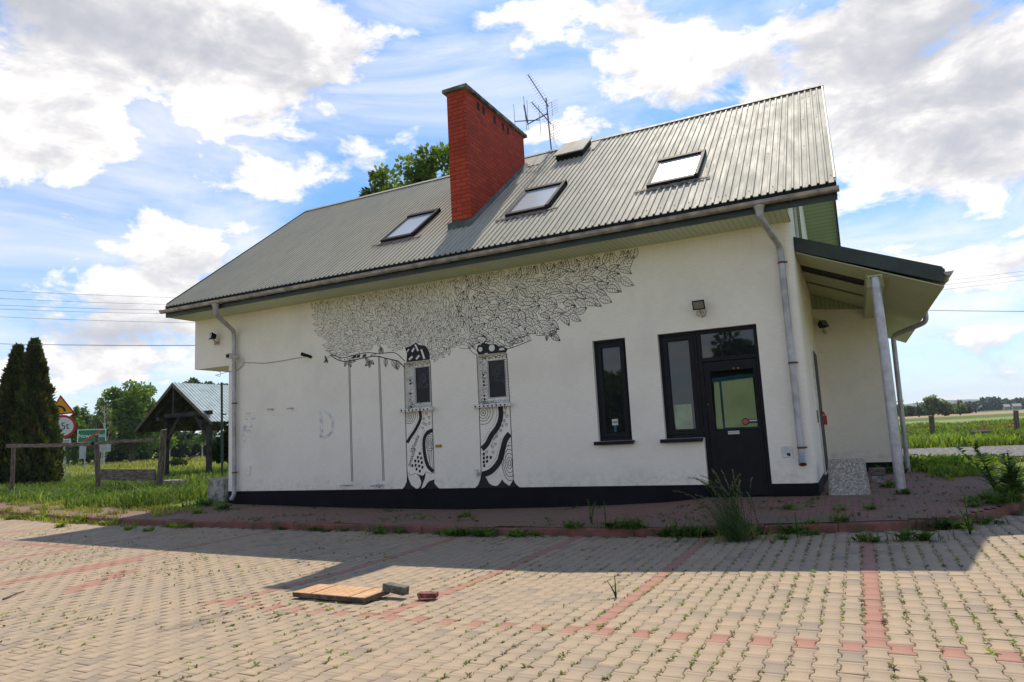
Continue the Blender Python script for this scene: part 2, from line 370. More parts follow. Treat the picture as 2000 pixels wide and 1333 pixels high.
# ------------------------------------------------------------------ mesh helpers
def tag(o, label=None, cat=None, group=None, kind=None):
    if label: o['label'] = label
    if cat: o['category'] = cat
    if group: o['group'] = group
    if kind: o['kind'] = kind
    return o
def empty(name, loc, label, cat, group=None, rz=0):
    o = bpy.data.objects.new(name, None); o.empty_display_size = .3; o.location = loc; o.rotation_euler = (0, 0, rz); C.objects.link(o)
    return tag(o, label, cat, group)
def wloc(o):
    v = Vector((0, 0, 0))
    while o is not None: v += o.location; o = o.parent
    return v
class MB:
    def __init__(s): s.v = []; s.f = []; s.mi = []
    def add(s, vs, fs, mi=0):
        b = len(s.v); s.v += [tuple(v) for v in vs]; s.f += [tuple(i+b for i in f) for f in fs]; s.mi += [mi]*len(fs); return s
    def box(s, x0, x1, y0, y1, z0, z1, mi=0):
        return s.add([(x0,y0,z0),(x1,y0,z0),(x1,y1,z0),(x0,y1,z0),(x0,y0,z1),(x1,y0,z1),(x1,y1,z1),(x0,y1,z1)],
            [(3,2,1,0),(4,5,6,7),(0,1,5,4),(1,2,6,5),(2,3,7,6),(3,0,4,7)], mi)
    def quad(s, a, b, c, d, mi=0): return s.add([a, b, c, d], [(0,1,2,3)], mi)
    def poly(s, pts, mi=0): return s.add(pts, [tuple(range(len(pts)))], mi)
    def prism(s, pts, ext, mi=0):      # polygon pts extruded by vector ext
        n = len(pts); e = Vector(ext); q = [Vector(p) for p in pts]
        return s.add(q+[p+e for p in q], [tuple(range(n))[::-1], tuple(range(n, 2*n))]+[(i, (i+1) % n, (i+1) % n+n, i+n) for i in range(n)], mi)
    def tube(s, pts, r, n=10, cap=True, mi=0):
        pts = [Vector(p) for p in pts]; rs = r if isinstance(r, (list, tuple)) else [r]*len(pts)
        vs = []; prev = None
        for i, p in enumerate(pts):
            if i == 0: t = pts[1]-pts[0]
            elif i == len(pts)-1: t = pts[-1]-pts[-2]
            else: t = (pts[i+1]-p).normalized()+(p-pts[i-1]).normalized()
            t.normalize()
            if prev is None:
                a = Vector((0, 0, 1)) if abs(t.z) < .9 else Vector((1, 0, 0)); u = t.cross(a).normalized()
            else: u = (prev-t*prev.dot(t)).normalized()
            prev = u; w = t.cross(u)
            vs += [p+(u*math.cos(2*math.pi*k/n)+w*math.sin(2*math.pi*k/n))*rs[i] for k in range(n)]
        fs = [(i*n+k, i*n+(k+1) % n, (i+1)*n+(k+1) % n, (i+1)*n+k) for i in range(len(pts)-1) for k in range(n)]
        if cap: fs += [tuple(range(n))[::-1], tuple(range((len(pts)-1)*n, len(pts)*n))]
        return s.add(vs, fs, mi)
    def build(s, name, mats, parent=None, smooth=False, bevel=0):
        if not isinstance(mats, (list, tuple)): mats = [mats]
        me = bpy.data.meshes.new(name); off = wloc(parent) if parent is not None else Vector((0, 0, 0))
        rz = parent.rotation_euler.z if parent is not None and not getattr(s, 'local', False) else 0
        if getattr(s, 'local', False): off = Vector((0, 0, 0))
        vv = [(x-off.x, y-off.y, z-off.z) for x, y, z in s.v]
        me.from_pydata(vv, [], s.f); me.update()
        for m in mats: me.materials.append(m)
        if len(mats) > 1: me.polygons.foreach_set('material_index', s.mi)
        uvl = me.uv_layers.new(name='UVMap'); co = np.array(s.v, dtype=np.float32)
        nl = len(me.loops); li = np.empty(nl, np.int32); me.loops.foreach_get('vertex_index', li)
        pn = np.empty(len(me.polygons)*3, np.float32); me.polygons.foreach_get('normal', pn); pn = np.abs(pn.reshape(-1, 3))
        tot = np.empty(len(me.polygons), np.int32); me.polygons.foreach_get('loop_total', tot); ax = np.repeat(np.argmax(pn, 1), tot)
        c = co[li]; uvs = np.where((ax == 0)[:, None], c[:, [1, 2]], np.where((ax == 1)[:, None], c[:, [0, 2]], c[:, [0, 1]]))
        uvl.data.foreach_set('uv', uvs.astype(np.float32).ravel())
        if smooth:
            me.polygons.foreach_set('use_smooth', [True]*len(me.polygons))
            try: me.set_sharp_from_angle(angle=R(40))
            except Exception: pass
        o = bpy.data.objects.new(name, me); C.objects.link(o)
        if parent is not None: o.parent = parent
        if bevel:
            b = o.modifiers.new('bevel', 'BEVEL'); b.width = bevel; b.segments = 2; b.limit_method = 'ANGLE'
        return o
def fast(name, verts, faces, mats, parent=None, tint=None, red=None, mi=None):
    verts = np.asarray(verts, np.float32); faces = np.asarray(faces, np.int32); k = faces.shape[1]
    me = bpy.data.meshes.new(name); me.vertices.add(len(verts)); off = wloc(parent) if parent is not None else Vector((0, 0, 0))
    me.vertices.foreach_set('co', (verts-np.array(off, np.float32)).ravel())
    me.loops.add(faces.size); me.loops.foreach_set('vertex_index', faces.ravel())
    me.polygons.add(len(faces)); me.polygons.foreach_set('loop_start', np.arange(0, faces.size, k, dtype=np.int32))
    try: me.polygons.foreach_set('loop_total', np.full(len(faces), k, np.int32))
    except Exception: pass
    if mi is not None: me.polygons.foreach_set('material_index', np.asarray(mi, np.int32))
    me.update(calc_edges=True)
    for nm, arr in (('tint', tint), ('red', red)):
        if arr is not None:
            a = me.attributes.new(nm, 'FLOAT', 'FACE'); a.data.foreach_set('value', np.asarray(arr, np.float32))
    for m in (mats if isinstance(mats, (list, tuple)) else [mats]): me.materials.append(m)
    o = bpy.data.objects.new(name, me); C.objects.link(o)
    if parent is not None: o.parent = parent
    return o
def dup(root, loc, label=None, rz=None):
    def cp(o, par):
        c = o.copy(); C.objects.link(c)
        if par is not None: c.parent = par
        for ch in list(o.children): cp(ch, c)
        return c
    r = cp(root, None); r.location = loc
    if label: r['label'] = label
    if rz is not None: r.rotation_euler.z = rz
    return r

# ------------------------------------------------------------------ ground heights
GX = [-40,-30,-22,-14.8,-10,-6,-3.5,-1,.6,4,20]; GZ = [.1,.05,.02,-.01,-.09,-.145,-.14,-.04,.02,.1,.12]
def gz(x, y):
    w = min(1, max(0, (y-3.8)/4.2)); w = w*w*(3-2*w)
    z = float(np.interp(x, GX, GZ)); return z*(.22+.78*w) if x < 1 else z*w
KX = [(-60,16.),(-30,13.2),(-22,11.5),(-17.6,10.75),(-14.9,10.5),(-12.4,10.65),(-9,10.9),(-6.2,10.95),(-3.5,11.05),(-1,11.05),(.1,11.0),(.75,11.1),(1.25,11.5),(1.65,12.15),(2.0,12.9),(2.35,14.),(2.6,16.),(2.7,19.)]
def kerb_y(x): return float(np.interp(x, [k[0] for k in KX[:15]], [k[1] for k in KX[:15]]))
WX = [-60,-15,-14.5,-12,-10,-7.8,-5.4,-4.3,-3.3,-2.5,0,3]; WZ = [.36,.24,.18,.11,.07,.05,.10,.14,.19,.27,.29,.27]
def side_z(x, y):
    ky = kerb_y(min(x, 1.9)); t = min(1, max(0, (y-ky)/(13-ky))) if ky < 12.9 else 1
    zk = gz(x, 11)+.125; zw = float(np.interp(x, WX, WZ)); return zk*(1-t)+zw*t
def terr(x, y):                    # lawns and fields
    if x < -14.6: return side_z(x, y) if y < 13 else float(np.interp(y, [13, 16, 20], [side_z(x, 13), .34, .37]))
    return .30

# ------------------------------------------------------------------ large structure: ground sheets
def sheet(name, xs, ys, zf, m, keep=None, kind='structure', par=None):
    vs = []; idx = {}; fs = []
    for j, y in enumerate(ys):
        for i, x in enumerate(xs): vs.append((x, y, zf(x, y)))
    nx = len(xs)
    for j in range(len(ys)-1):
        for i in range(nx-1):
            if keep and not keep((xs[i]+xs[i+1])/2, (ys[j]+ys[j+1])/2): continue
            fs.append((j*nx+i, j*nx+i+1, (j+1)*nx+i+1, (j+1)*nx+i))
    o = fast(name, vs, fs, m); tag(o, kind=kind); return o
def ln(a, b, n): return list(np.linspace(a, b, n))
def gzf(x, y):
    if y < 10.4 or (x > 2.6): return (gz(x, y)-.09) if y < 20 else (.30 if y > 22.5 else .16+.14*(y-20)/2.5)
    if y < 12.6 and x > -14.6: return gz(x, y)-.09
    if x >= -14.6: return .0 if y < 20.5 and x < 2.7 else .30
    ky = kerb_y(x)
    if y < ky+.2: return gz(x, y)-.09
    if y < ky+1.5: return side_z(x, y)-.02
    return terr(x, y)
xs = [-4000,-2000,-900,-400,-200,-120,-80,-60,-50]+ln(-44,12,141)+[16,20,26,34,50,90,200,500,1200,4000]
ys = [-400,-100,-30,-10]+ln(-4,30,137)+[32,35,40,50,70,100,150,250,400,700,1200,2000,4500]
sheet('ground', xs, ys, gzf, m_ground)

# parking lot joints sheet + blocks as real pavers
sheet('parking_bed', ln(-32, 9, 83), ln(-3, 21, 49), lambda x, y: gz(x, y)-.008, m_joint,
      keep=lambda x, y: y < kerb_y(x)+.1 or (x > 2.3 and y < 21))
PX, PY = .1525, .236
def pave():
    a, b = .0855, .0620; hl = PY/2-.0022
    out = [(-a,-hl),(a,-hl),(a,-.080),(b,-.042),(b,.042),(a,.080),(a,hl),(-a,hl),(-a,.080),(-b,.042),(-b,-.042),(-a,-.080)]
    outer = np.array(out); inner = outer.copy(); inner[:, 0] -= np.sign(inner[:, 0])*.0045; inner[:, 1] -= np.sign(inner[:, 1])*.0045
    n = 12; rng = np.random.default_rng(3); V = []; T = []; RD = []; cnt = 0
    for c in range(-200, 62):
        x = -.04+c*PX; even = (c % 2 == 0)
        for r in range(-26, 82):
            y = 5.60+r*PY+(0 if not even else PY/2)
            if x < 2.35 and y > kerb_y(x)-.07: continue
            if x >= 1.9 and y < 19.6 and y > 12 and x < np.interp(y, [12, 13, 14, 16, 20], [1.7, 2.1, 2.4, 2.65, 2.75])+.08: continue
            # keep to what the lens and its neighbourhood see
            dv = Vector((x, y, gz(x, y)-CAMZ)); dz = dv.dot(fw)
            if dz < 1.0: continue
            u = 1000+FPX*dv.dot(cr)/dz; v = 666.5-FPX*dv.dot(cu)/dz
            if u < -800 or u > 3200 or v > 2100: continue
            z = gz(x, y)+rng.normal(0, .0012); tl = rng.normal(0, .006, 2); jx, jy = rng.normal(0, .0012, 2)
            ang = rng.normal(0, .006); ca, sa = math.cos(ang), math.sin(ang)
            for prof, dzz in ((inner, 0.), (outer, -.004), (outer, -.03)):
                px_ = prof[:, 0]*ca-prof[:, 1]*sa; py_ = prof[:, 0]*sa+prof[:, 1]*ca
                V.append(np.stack([x+jx+px_, y+jy+py_, z+dzz+tl[0]*px_+tl[1]*py_], 1))
            red = 0.
            cc = c % 14
            if cc == 0 and y > 5.55: red = 1.
            if c % 2 != 0 and r == 0 and x > -6.8: red = 1.
            if c == -56 and y > 6.2: red = 0.
            if x < -8 and ((abs(x+8.98+(y-5.52)*.55) < .13 and 5.4 < y < 6.8) or (c in (-68, -69) and y < 7.6 and y > 5.0) or (c % 14 == 0 and y < 6.6)): red = 1. if c % 14 else 0.
            if -16 < x < -12.6 and abs(y-8.0) < .12: red = 1.
            T.append(rng.random()); RD.append(red*.93); cnt += 1
    V = np.concatenate(V); base = np.arange(cnt)*3*n
    quads = []
    for ring in (0, 1):
        for k in range(n):
            quads.append(np.stack([base+ring*n+k, base+ring*n+(k+1) % n, base+(ring+1)*n+(k+1) % n, base+(ring+1)*n+k][::-1], 1))
    # top as 5 quads of the I shape
    for q in ((0,1,2,11), (11,2,3,10), (10,3,4,9), (9,4,5,8), (8,5,6,7)): quads.append(np.stack([base+i for i in q], 1))
    F = np.concatenate(quads); nq = len(quads)
    o = fast('parking_paving', V, F, m_pave, tint=np.tile(T, nq), red=np.tile(RD, nq)); tag(o, kind='structure')
pave()

# kerb (one swept strip) and sidewalk
def kerb():
    mb = MB(); P = []
    for i in range(len(KX)-1):
        (x0, y0), (x1, y1) = KX[i], KX[i+1]; n = max(2, int(math.hypot(x1-x0, y1-y0)/.5))
        for k in range(n): t = k/n; P.append(Vector((x0+(x1-x0)*t, y0+(y1-y0)*t, 0)))
    for _ in range(3): P = [P[0]]+[(P[i-1]+P[i]*2+P[i+1])/4 for i in range(1, len(P)-1)]+[P[-1]]
    prof = [(0,-.16),(0,.10),(.02,.125),(.105,.125),(.115,.115),(.115,-.16)]; rk = random.Random(12)
    acc = [0.]
    for i in range(1, len(P)): acc.append(acc[-1]+(P[i]-P[i-1]).length)
    def pt(sd_):
        i = min(max(int(np.searchsorted(acc, sd_))-1, 0), len(P)-2); t = (sd_-acc[i])/(acc[i+1]-acc[i]); return P[i].lerp(P[i+1], t), (P[i+1]-P[i]).normalized()
    k = 0.
    while k+1.0 < acc[-1]:
        vs = []; dz = rk.gauss(0, .006); dy = rk.gauss(0, .006); m = len(prof)
        for q in (.004, .33, .66, .996):
            p, t = pt(k+q); nrm = Vector((-t.y, t.x, 0)); g = gz(p.x, 11)
            vs += [(p.x+nrm.x*(a_+dy), p.y+nrm.y*(a_+dy), g+h_+dz) for a_, h_ in prof]
        mb.add(vs, [(i*m+j, (i+1)*m+j, (i+1)*m+j+1, i*m+j+1)[::-1] for i in range(3) for j in range(m-1)]+[tuple(range(m)), tuple(range(4*m-1, 3*m-1, -1))]); k += 1.0
    o = mb.build('kerb', m_kerb); tag(o, kind='structure')
    return P
KP = kerb()
def in_side(x, y):
    if x < -14.7: return kerb_y(x)+.05 < y < kerb_y(x)+1.35
    if x < 1.6: return kerb_y(x)+.09 < y < 13.1 or (x > -.8 and 12.9 < y < 20)
    return y > np.interp(x, [1.6, 2.0, 2.35, 2.7], [12.1, 13, 14.1, 19]) and y < 20
xs2 = ln(-34, 2.7, 368); ys2 = ln(10.4, 20, 97)
sheet('sidewalk', xs2, ys2, lambda x, y: side_z(x, y)+.004*math.sin(x*3.1)*math.cos(y*2.3), m_side, keep=in_side)
# gravel track and pale paved yard beyond, road on the left
sheet('gravel_track', ln(-.5, 40, 60), ln(22.6, 29.2, 12), lambda x, y: .325, m_gravel, keep=lambda x, y: y > 22.6+max(0, (2.6-x))*1.4+.4*math.sin(x*1.3))
sheet('road', ln(-60, -12, 40), ln(29.2, 31.6, 4), lambda x, y: .395, mat('asphalt', (.30, .29, .27), .95))

# ------------------------------------------------------------------ the building
B = empty('roadside_building', (-7.5, 13, 0), 'white roadside building with grey ribbed roof, brick chimney and a tree painted on its wall', 'building')
YW, XL, XR, XBAY, ZS, ZP = 13.0, -14.72, -.70, -16.02, 5.12, .50
HOLES = [(-9.12,-8.41,2.27,3.33), (-7.21,-6.49,2.24,3.31), (-4.57,-3.89,1.36,3.35), (-3.25,-2.54,1.35,3.34), (-2.54,-1.44,.0,3.34)]
def wall_front(mb, x0, x1, z0, z1, y, dep):
    xs = sorted({x0, x1}|{h[i] for h in HOLES for i in (0, 1) if x0 < h[i] < x1}); zs = sorted({z0, z1}|{h[i] for h in HOLES for i in (2, 3) if z0 < h[i] < z1})
    for i in range(len(xs)-1):
        for j in range(len(zs)-1):
            cx, cz = (xs[i]+xs[i+1])/2, (zs[j]+zs[j+1])/2
            if any(h[0] < cx < h[1] and h[2] < cz < h[3] for h in HOLES): continue
            mb.quad((xs[i],y,zs[j]), (xs[i+1],y,zs[j]), (xs[i+1],y,zs[j+1]), (xs[i],y,zs[j+1]))
    for h in HOLES:
        a, b, c, d = h; c = max(c, z0); d = min(d, z1)
        if d <= c: continue
        if not (a == -2.54): mb.quad((a,y,c), (a,y,d), (a,y+dep,d), (a,y+dep,c))
        if not (b == -2.54): mb.quad((b,y,d), (b,y,c), (b,y+dep,c), (b,y+dep,d))
        if h[3] <= z1: mb.quad((a,y,d), (b,y,d), (b,y+dep,d), (a,y+dep,d))
        if h[2] >= z0: mb.quad((a,y,c), (a,y+dep,c), (b,y+dep,c), (b,y,c))
    if z0 < 1.3: mb.quad((-2.54,y,z0), (-2.54,y,1.35), (-2.54,y+dep,1.35), (-2.54,y+dep,z0))
mb = MB(); RC = .16
wall_front(mb, XL, XR-RC, ZP, ZS+.1, YW, .13)
mb.box(XBAY, XL, YW, 22, 3.77, ZS+.1)                                   # upper floor jutting past the left gable
zr = lambda y: 5.40+.7593*(y-12.1) if y <= 17.5 else 9.5-.7593*(y-17.5)   # roof plane
RIDGE = 9.5
# rounded right corner, side wall, left wall, back wall
arc = [(XR-RC+RC*math.sin(a), YW+RC-RC*math.cos(a)) for a in [R(i*15) for i in range(7)]]
for (xa, ya), (xb, yb) in zip(arc[:-1], arc[1:]): mb.quad((xa,ya,ZP), (xb,yb,ZP), (xb,yb,ZS+.1), (xa,ya,ZS+.1))
mb.quad((XR,YW+RC,ZP), (XR,22,ZP), (XR,22,ZS+.1), (XR,YW+RC,ZS+.1))
mb.quad((XL,22,0), (XL,YW,0), (XL,YW,3.8), (XL,22,3.8)); mb.quad((XL,22,0), (XR,22,0), (XR,22,ZS+.1), (XL,22,ZS+.1))
for xg in (XBAY+.004, XR-.004):
    mb.poly([(xg,YW+.02,ZS), (xg,22,ZS), (xg,22,zr(22)-.16), (xg,17.5,RIDGE-.16), (xg,YW+.02,zr(YW)-.16)])
wall = mb.build('wall', m_wall, B, smooth=True)
# plinth, 3 mm proud, down to below the pavers
mb = MB(); yp = YW-.004
for a, b in ((XL-.004, -2.54), (-1.44, XR-RC)): mb.quad((a,yp,-.3), (b,yp,-.3), (b,yp,ZP), (a,yp,ZP))
arc2 = [(XR-RC+(RC+.004)*math.sin(a), YW+RC-(RC+.004)*math.cos(a)) for a in [R(i*15) for i in range(7)]]
for (xa, ya), (xb, yb) in zip(arc2[:-1], arc2[1:]): mb.quad((xa,ya,-.3), (xb,yb,-.3), (xb,yb,ZP), (xa,ya,ZP))
mb.quad((XR+.004,YW+RC,-.3), (XR+.004,22,-.3), (XR+.004,22,ZP), (XR+.004,YW+RC,ZP)); mb.quad((XL-.004,22,-.3), (XL-.004,yp,-.3), (XL-.004,yp,ZP), (XL-.004,22,ZP))
mb.quad((-2.54,yp,-.3), (-2.54,yp,ZP), (-2.54,13.13,ZP), (-2.54,13.13,-.3)); mb.quad((-1.44,13.13,-.3), (-1.44,13.13,ZP), (-1.44,yp,ZP), (-1.44,yp,-.3))
mb.build('plinth', m_black, B)

# soffit and fascia
YE = 12.16
mb = MB(); mb.box(-16.05, XR+.02, YE, 13.05, ZS-.012, ZS+.03)
mb.build('soffit', m_soffit, B)
mb = MB(); mb.box(-16.08, .10, YE-.03, YE, 5.105, 5.34); mb.build('fascia', m_fascia, B)
# verge: sloping soffit boards and dark barge board under the right and left gable edges
for nm, xa, xb in (('verge_soffit', XR, .08), ('verge_soffit', -16.08, XBAY)):
    mb = MB()
    for ya, yb in ((YE, 17.5), (17.5, 22.85)):
        mb.add([(xa,ya,zr(ya)-.20), (xb,ya,zr(ya)-.20), (xb,yb,zr(yb)-.20), (xa,yb,zr(yb)-.20), (xa,ya,zr(ya)-.17), (xb,ya,zr(ya)-.17), (xb,yb,zr(yb)-.17), (xa,yb,zr(yb)-.17)],
               [(3,2,1,0),(4,5,6,7),(0,1,5,4),(1,2,6,5),(2,3,7,6),(3,0,4,7)])
    mb.build(nm, m_soffit_y, B)
for xa, xb in ((.08, .105), (-16.105, -16.08)):
    mb = MB()
    for ya, yb in ((YE, 17.5), (17.5, 22.85)):
        mb.add([(xa,ya,zr(ya)-.28), (xb,ya,zr(ya)-.28), (xb,yb,zr(yb)-.28), (xa,yb,zr(yb)-.28), (xa,ya,zr(ya)+.05), (xb,ya,zr(ya)+.05), (xb,yb,zr(yb)+.05), (xa,yb,zr(yb)+.05)],
               [(3,2,1,0),(4,5,6,7),(0,1,5,4),(1,2,6,5),(2,3,7,6),(3,0,4,7)])
    mb.build('barge_board', m_fascia, B)
# gable window seen edge-on under the verge
mb = MB(); mb.box(XR+.004, XR+.05, 14.6, 16.2, 4.9, 6.9, 0); mb.box(XR+.05, XR+.054, 14.72, 16.08, 5.0, 6.8, 1)
mb.build('gable_window', [m_white, m_glass], B)

# ribbed roof sheets: real trapezoid ribs
def ribbed(name, y0, y1, m, x0=-16.10, x1=.12, pitch=.131, h=.032, par=B, zf=zr):
    prof = [(0,0), (.062,0), (.074,h), (.104,h), (.116,0)]; xsr = []; n = int((x1-x0)/pitch)
    for i in range(n+1):
        for a, b in prof:
            if x0+i*pitch+a <= x1: xsr.append((x0+i*pitch+a, b))
    xsr.append((x1, 0)); V = []; F = []
    k = 3; ys_ = [y0+(y1-y0)*i/k for i in range(k+1)]
    for y in ys_:
        for x, b in xsr: V.append((x, y, zf(y)+b))
    m_ = len(xsr)
    for j in range(k):
        for i in range(m_-1): F.append((j*m_+i, j*m_+i+1, (j+1)*m_+i+1, (j+1)*m_+i))
    base = len(V)
    for x, b in xsr: V.append((x, y0, zf(y0)+b-.012)) # front lip
    for i in range(m_-1): F.append((base+i, base+i+1, i+1, i))
    me = MB(); me.add(V, F); return me.build(name, m, par)
roof = ribbed('roof', 12.10, 17.5, m_roof)
mb = MB(); mb.quad((-16.1,17.5,RIDGE), (.12,17.5,RIDGE), (.12,22.9,zr(22.9)), (-16.1,22.9,zr(22.9)))
mb.quad((-16.08,12.14,zr(12.14)-.03), (-16.08,17.5,RIDGE-.03), (.10,17.5,RIDGE-.03), (.10,12.14,zr(12.14)-.03))
mb.build('roof_deck', m_roofback, B)
mb = MB(); 
for s in (-1, 1): mb.prism([(-16.11,17.5,RIDGE+.05), (.13,17.5,RIDGE+.05), (.13,17.5+s*.14,RIDGE-.055), (-16.11,17.5+s*.14,RIDGE-.055)][::s], (0,0,.006))
mb.build('ridge_cap', m_roof, roof)
# closure strip dark under rib ends
mb = MB(); mb.box(-16.09, .11, 12.125, 12.15, 5.30, 5.405); mb.build('eave_closure', m_dark, B)
# screws on the sheets
rng = random.Random(5); mb = MB()
for i in range(150):
    x = -16+i*.108; 
    for y in (12.35, 13.9, 15.4, 16.9):
        if rng.random() < .22:
            xx = -16.10+round((x+16.1)/.131)*.131+.03; mb.box(xx-.006, xx+.006, y-.006, y+.006, zr(y)-.01, zr(y)+.014)
mb.build('roof_screw', m_rust, roof)

# gutter: half round with joints, brackets and end caps
def gutter(name, a, b, r=.075, par=B, m=m_gutter, up=.02):
    a = Vector(a); b = Vector(b); t = (b-a).normalized(); side = Vector((0,0,1)).cross(t); mb = MB()
    n = 10; prof = []
    for i in range(n+1):
        an = math.pi*i/n; prof.append((-math.cos(an)*r, -math.sin(an)*r))
    rings = []
    for p in (a, b): rings.append([p+side*x+Vector((0,0,z)) for x, z in prof])
    inn = [[p+side*x*.93+Vector((0,0,z*.93)) for x, z in prof] for p in (a, b)]
    v = rings[0]+rings[1]+inn[0]+inn[1]; m_ = n+1
    f = [(i, i+1, m_+i+1, m_+i) for i in range(n)]+[(2*m_+i, 3*m_+i, 3*m_+i+1, 2*m_+i+1) for i in range(n)]
    f += [(0, m_, 3*m_, 2*m_), (n, 2*m_+n, 3*m_+n, m_+n)]
    f += [tuple(range(m_)), tuple(range(2*m_-1, m_-1, -1))]
    mb.add(v, f)
    mb.tube([a+side*(r if side.y < 0 or side.x > 0 else -r), b+side*(r if side.y < 0 or side.x > 0 else -r)], .009, 6)
    L = (b-a).length; k = int(L/.72)
    for i in range(1, k):
        p = a+t*(i*L/k); seg = [p+side*x*1.07+Vector((0,0,z*1.07)) for x, z in prof]
        mb.tube(seg, .009 if i % 2 else .006, 5)
    return mb.build(name, m, par, smooth=True)
g1 = gutter('gutter', (-16.14, 12.045, 5.28), (.14, 12.045, 5.28))
def pipe(pts, r, par=B, clamps=(), name='downpipe'):
    mb = MB(); P = [Vector(p) for p in pts]; Q = [P[0]]
    for i in range(1, len(P)-1):                                     # round the elbows
        a = (P[i-1]-P[i]).normalized(); b = (P[i+1]-P[i]).normalized(); d = min(.12, (P[i-1]-P[i]).length*.45, (P[i+1]-P[i]).length*.45)
        for t in (0, .25, .5, .75, 1): Q.append((P[i]+a*d)*(1-t)**2+P[i]*2*t*(1-t)+(P[i]+b*d)*t*t)
    Q.append(P[-1]); mb.tube(Q, r, 14); o = mb.build(name, m_pipe, par, smooth=True)
    for z in clamps:
        c = MB(); seg = [i for i in range(len(Q)-1) if (Q[i].z-z)*(Q[i+1].z-z) <= 0][-1]; t = (Q[seg].z-z)/(Q[seg].z-Q[seg+1].z); p = Q[seg].lerp(Q[seg+1], t)
        c.tube([p+Vector((0,0,-.018)), p+Vector((0,0,.018))], r+.006, 14); c.box(p.x-.012, p.x+.012, p.y, 13.0, z-.012, z+.012); c.box(p.x+r, p.x+r+.04, p.y-.01, p.y+.01, z-.014, z+.014)
        c.build('pipe_clamp', m_rust, o, smooth=True)
    return o
p1 = pipe([(-14.11,12.045,5.22), (-14.11,12.045,4.95), (-14.42,12.90,4.64), (-14.40,12.90,.42), (-14.47,12.86,.30)], .055, clamps=(3.95, 2.75, .98))
p2 = pipe([(-1.10,12.045,5.22), (-1.10,12.045,5.0), (-.90,12.90,4.66), (-.90,12.90,1.02), (-.895,12.80,.86)], .058, clamps=(4.36, 2.57, 1.11))
for x, pp in ((-14.11, p1), (-1.10, p2)):
    mb = MB(); mb.tube([(x,12.045,5.20), (x,12.045,5.13), (x,12.045,5.02)], [.10, .075, .057], 14); mb.build('outlet', m_pipe, pp, smooth=True)
mb = MB(); mb.tube([(-.90,12.832,.905), (-.893,12.78,.83)], .064, 16, cap=False); mb.tube([(-.895,12.80,.86), (-.892,12.785,.84)], .052, 16, mi=1); mb.build('pipe_spout', [m_pipe, m_rust], p2, smooth=True)

# ------------------------------------------------------------------ chimney
ch = MB(); ch.box(-7.94, -7.43, 13.40, 16.60, 6.2, 9.70)
chim = ch.build('chimney', m_brick, B)
mb = MB(); mb.box(-8.02, -7.35, 13.31, 16.69, 9.70, 9.785); mb.build('chimney_cap', m_capc, chim, bevel=.008)
for y in (13.95, 14.22, 14.80, 15.28, 15.55):
    mb = MB(); mb.box(-7.432, -7.426, y, y+.13, 9.42, 9.62); mb.build('flue_opening', m_dark, chim)
mb = MB()                                                            # flashing skirt
def sk(x, y, o): return (x, y, zr(y)+o)
mb.add([sk(-8.0,13.30,.03), sk(-7.37,13.30,.03), (-7.37,13.30,zr(13.40)+.10), (-8.0,13.30,zr(13.40)+.10)], [(0,1,2,3)])
mb.add([(-7.37,13.30,zr(13.40)+.10), (-8.0,13.30,zr(13.40)+.10), (-7.94,13.396,zr(13.4)+.16), (-7.43,13.396,zr(13.4)+.16)], [(0,1,3,2)][:1])
mb.add([sk(-7.36,13.30,.026), sk(-7.36,16.72,.026), (-7.425,16.66,zr(16.66)+.13), (-7.425,13.38,zr(13.38)+.14)], [(0,1,2,3)])
mb.add([sk(-8.01,13.30,.026), sk(-8.01,16.72,.026), (-7.945,16.66,zr(16.66)+.13), (-7.945,13.38,zr(13.38)+.14)], [(0,3,2,1)])
mb.build('chimney_flashing', m_lead, chim)
mb = MB(); mb.add([sk(-8.0,16.6,.03), sk(-7.0,16.6,.03), sk(-6.95,17.42,.03), sk(-8.0,17.42,.03)], [(0,1,2,3)]); mb.build('back_flashing', m_roof, chim)

# ------------------------------------------------------------------ skylights and roof hatch
SL = math.atan(.7593); NX = Vector((0, -math.sin(SL), math.cos(SL))); TX = Vector((0, math.cos(SL), math.sin(SL)))
def onroof(x, y, s, h): p = Vector((x, y, zr(y)))+TX*s+NX*h; return tuple(p)
def rbox(mb, x0, x1, y, s0, s1, h0, h1, mi=0):
    v = [onroof(x, y, s, h) for h in (h0, h1) for x, s in ((x0,s0),(x1,s0),(x1,s1),(x0,s1))]
    mb.add(v, [(3,2,1,0),(4,5,6,7),(0,1,5,4),(1,2,6,5),(2,3,7,6),(3,0,4,7)], mi)
def skylight(x0, x1, tilt_blind):
    y = 13.36; L = 1.55; t = .075
    mb = MB(); rbox(mb, x0, x0+t, y, 0, L, 0, .10); rbox(mb, x1-t, x1, y, 0, L, 0, .12); rbox(mb, x0, x1, y, -.05, t, -.01, .10); rbox(mb, x0, x1, y, L-t*1.6, L+.03, 0, .125)
    fr = mb.build('skylight', m_skyframe, B, bevel=.006)
    mb = MB(); rbox(mb, x0+t+.0, x1-t, y, t, L-t*1.6, .02, .075); mb.build('pane', m_glass2, fr)
    mb = MB(); rbox(mb, x0+t, x0+t+.018, y, t, L-.1, .076, .084); rbox(mb, x1-t-.018, x1-t, y, t, L-.1, .076, .084); mb.build('glazing_strip', m_steel, fr)
    mb = MB(); rg = random.Random(int(x0*10)); n = 22; w = (x1-x0+.46)/n
    for i in range(n):
        xa = x0-.23+i*w; d = rg.uniform(.08, .20) if 3 < i < n-4 else rg.uniform(.04, .11)
        rbox(mb, xa, xa+w*.9, y, -.06-d, -.04, .018, .034+rg.uniform(0, .008))
    mb.build('skylight_flashing', mat('worn_flashing', (.13, .085, .065), .8, vary=.5, vscale=9, col2=(.28, .23, .19)), fr)
    return fr
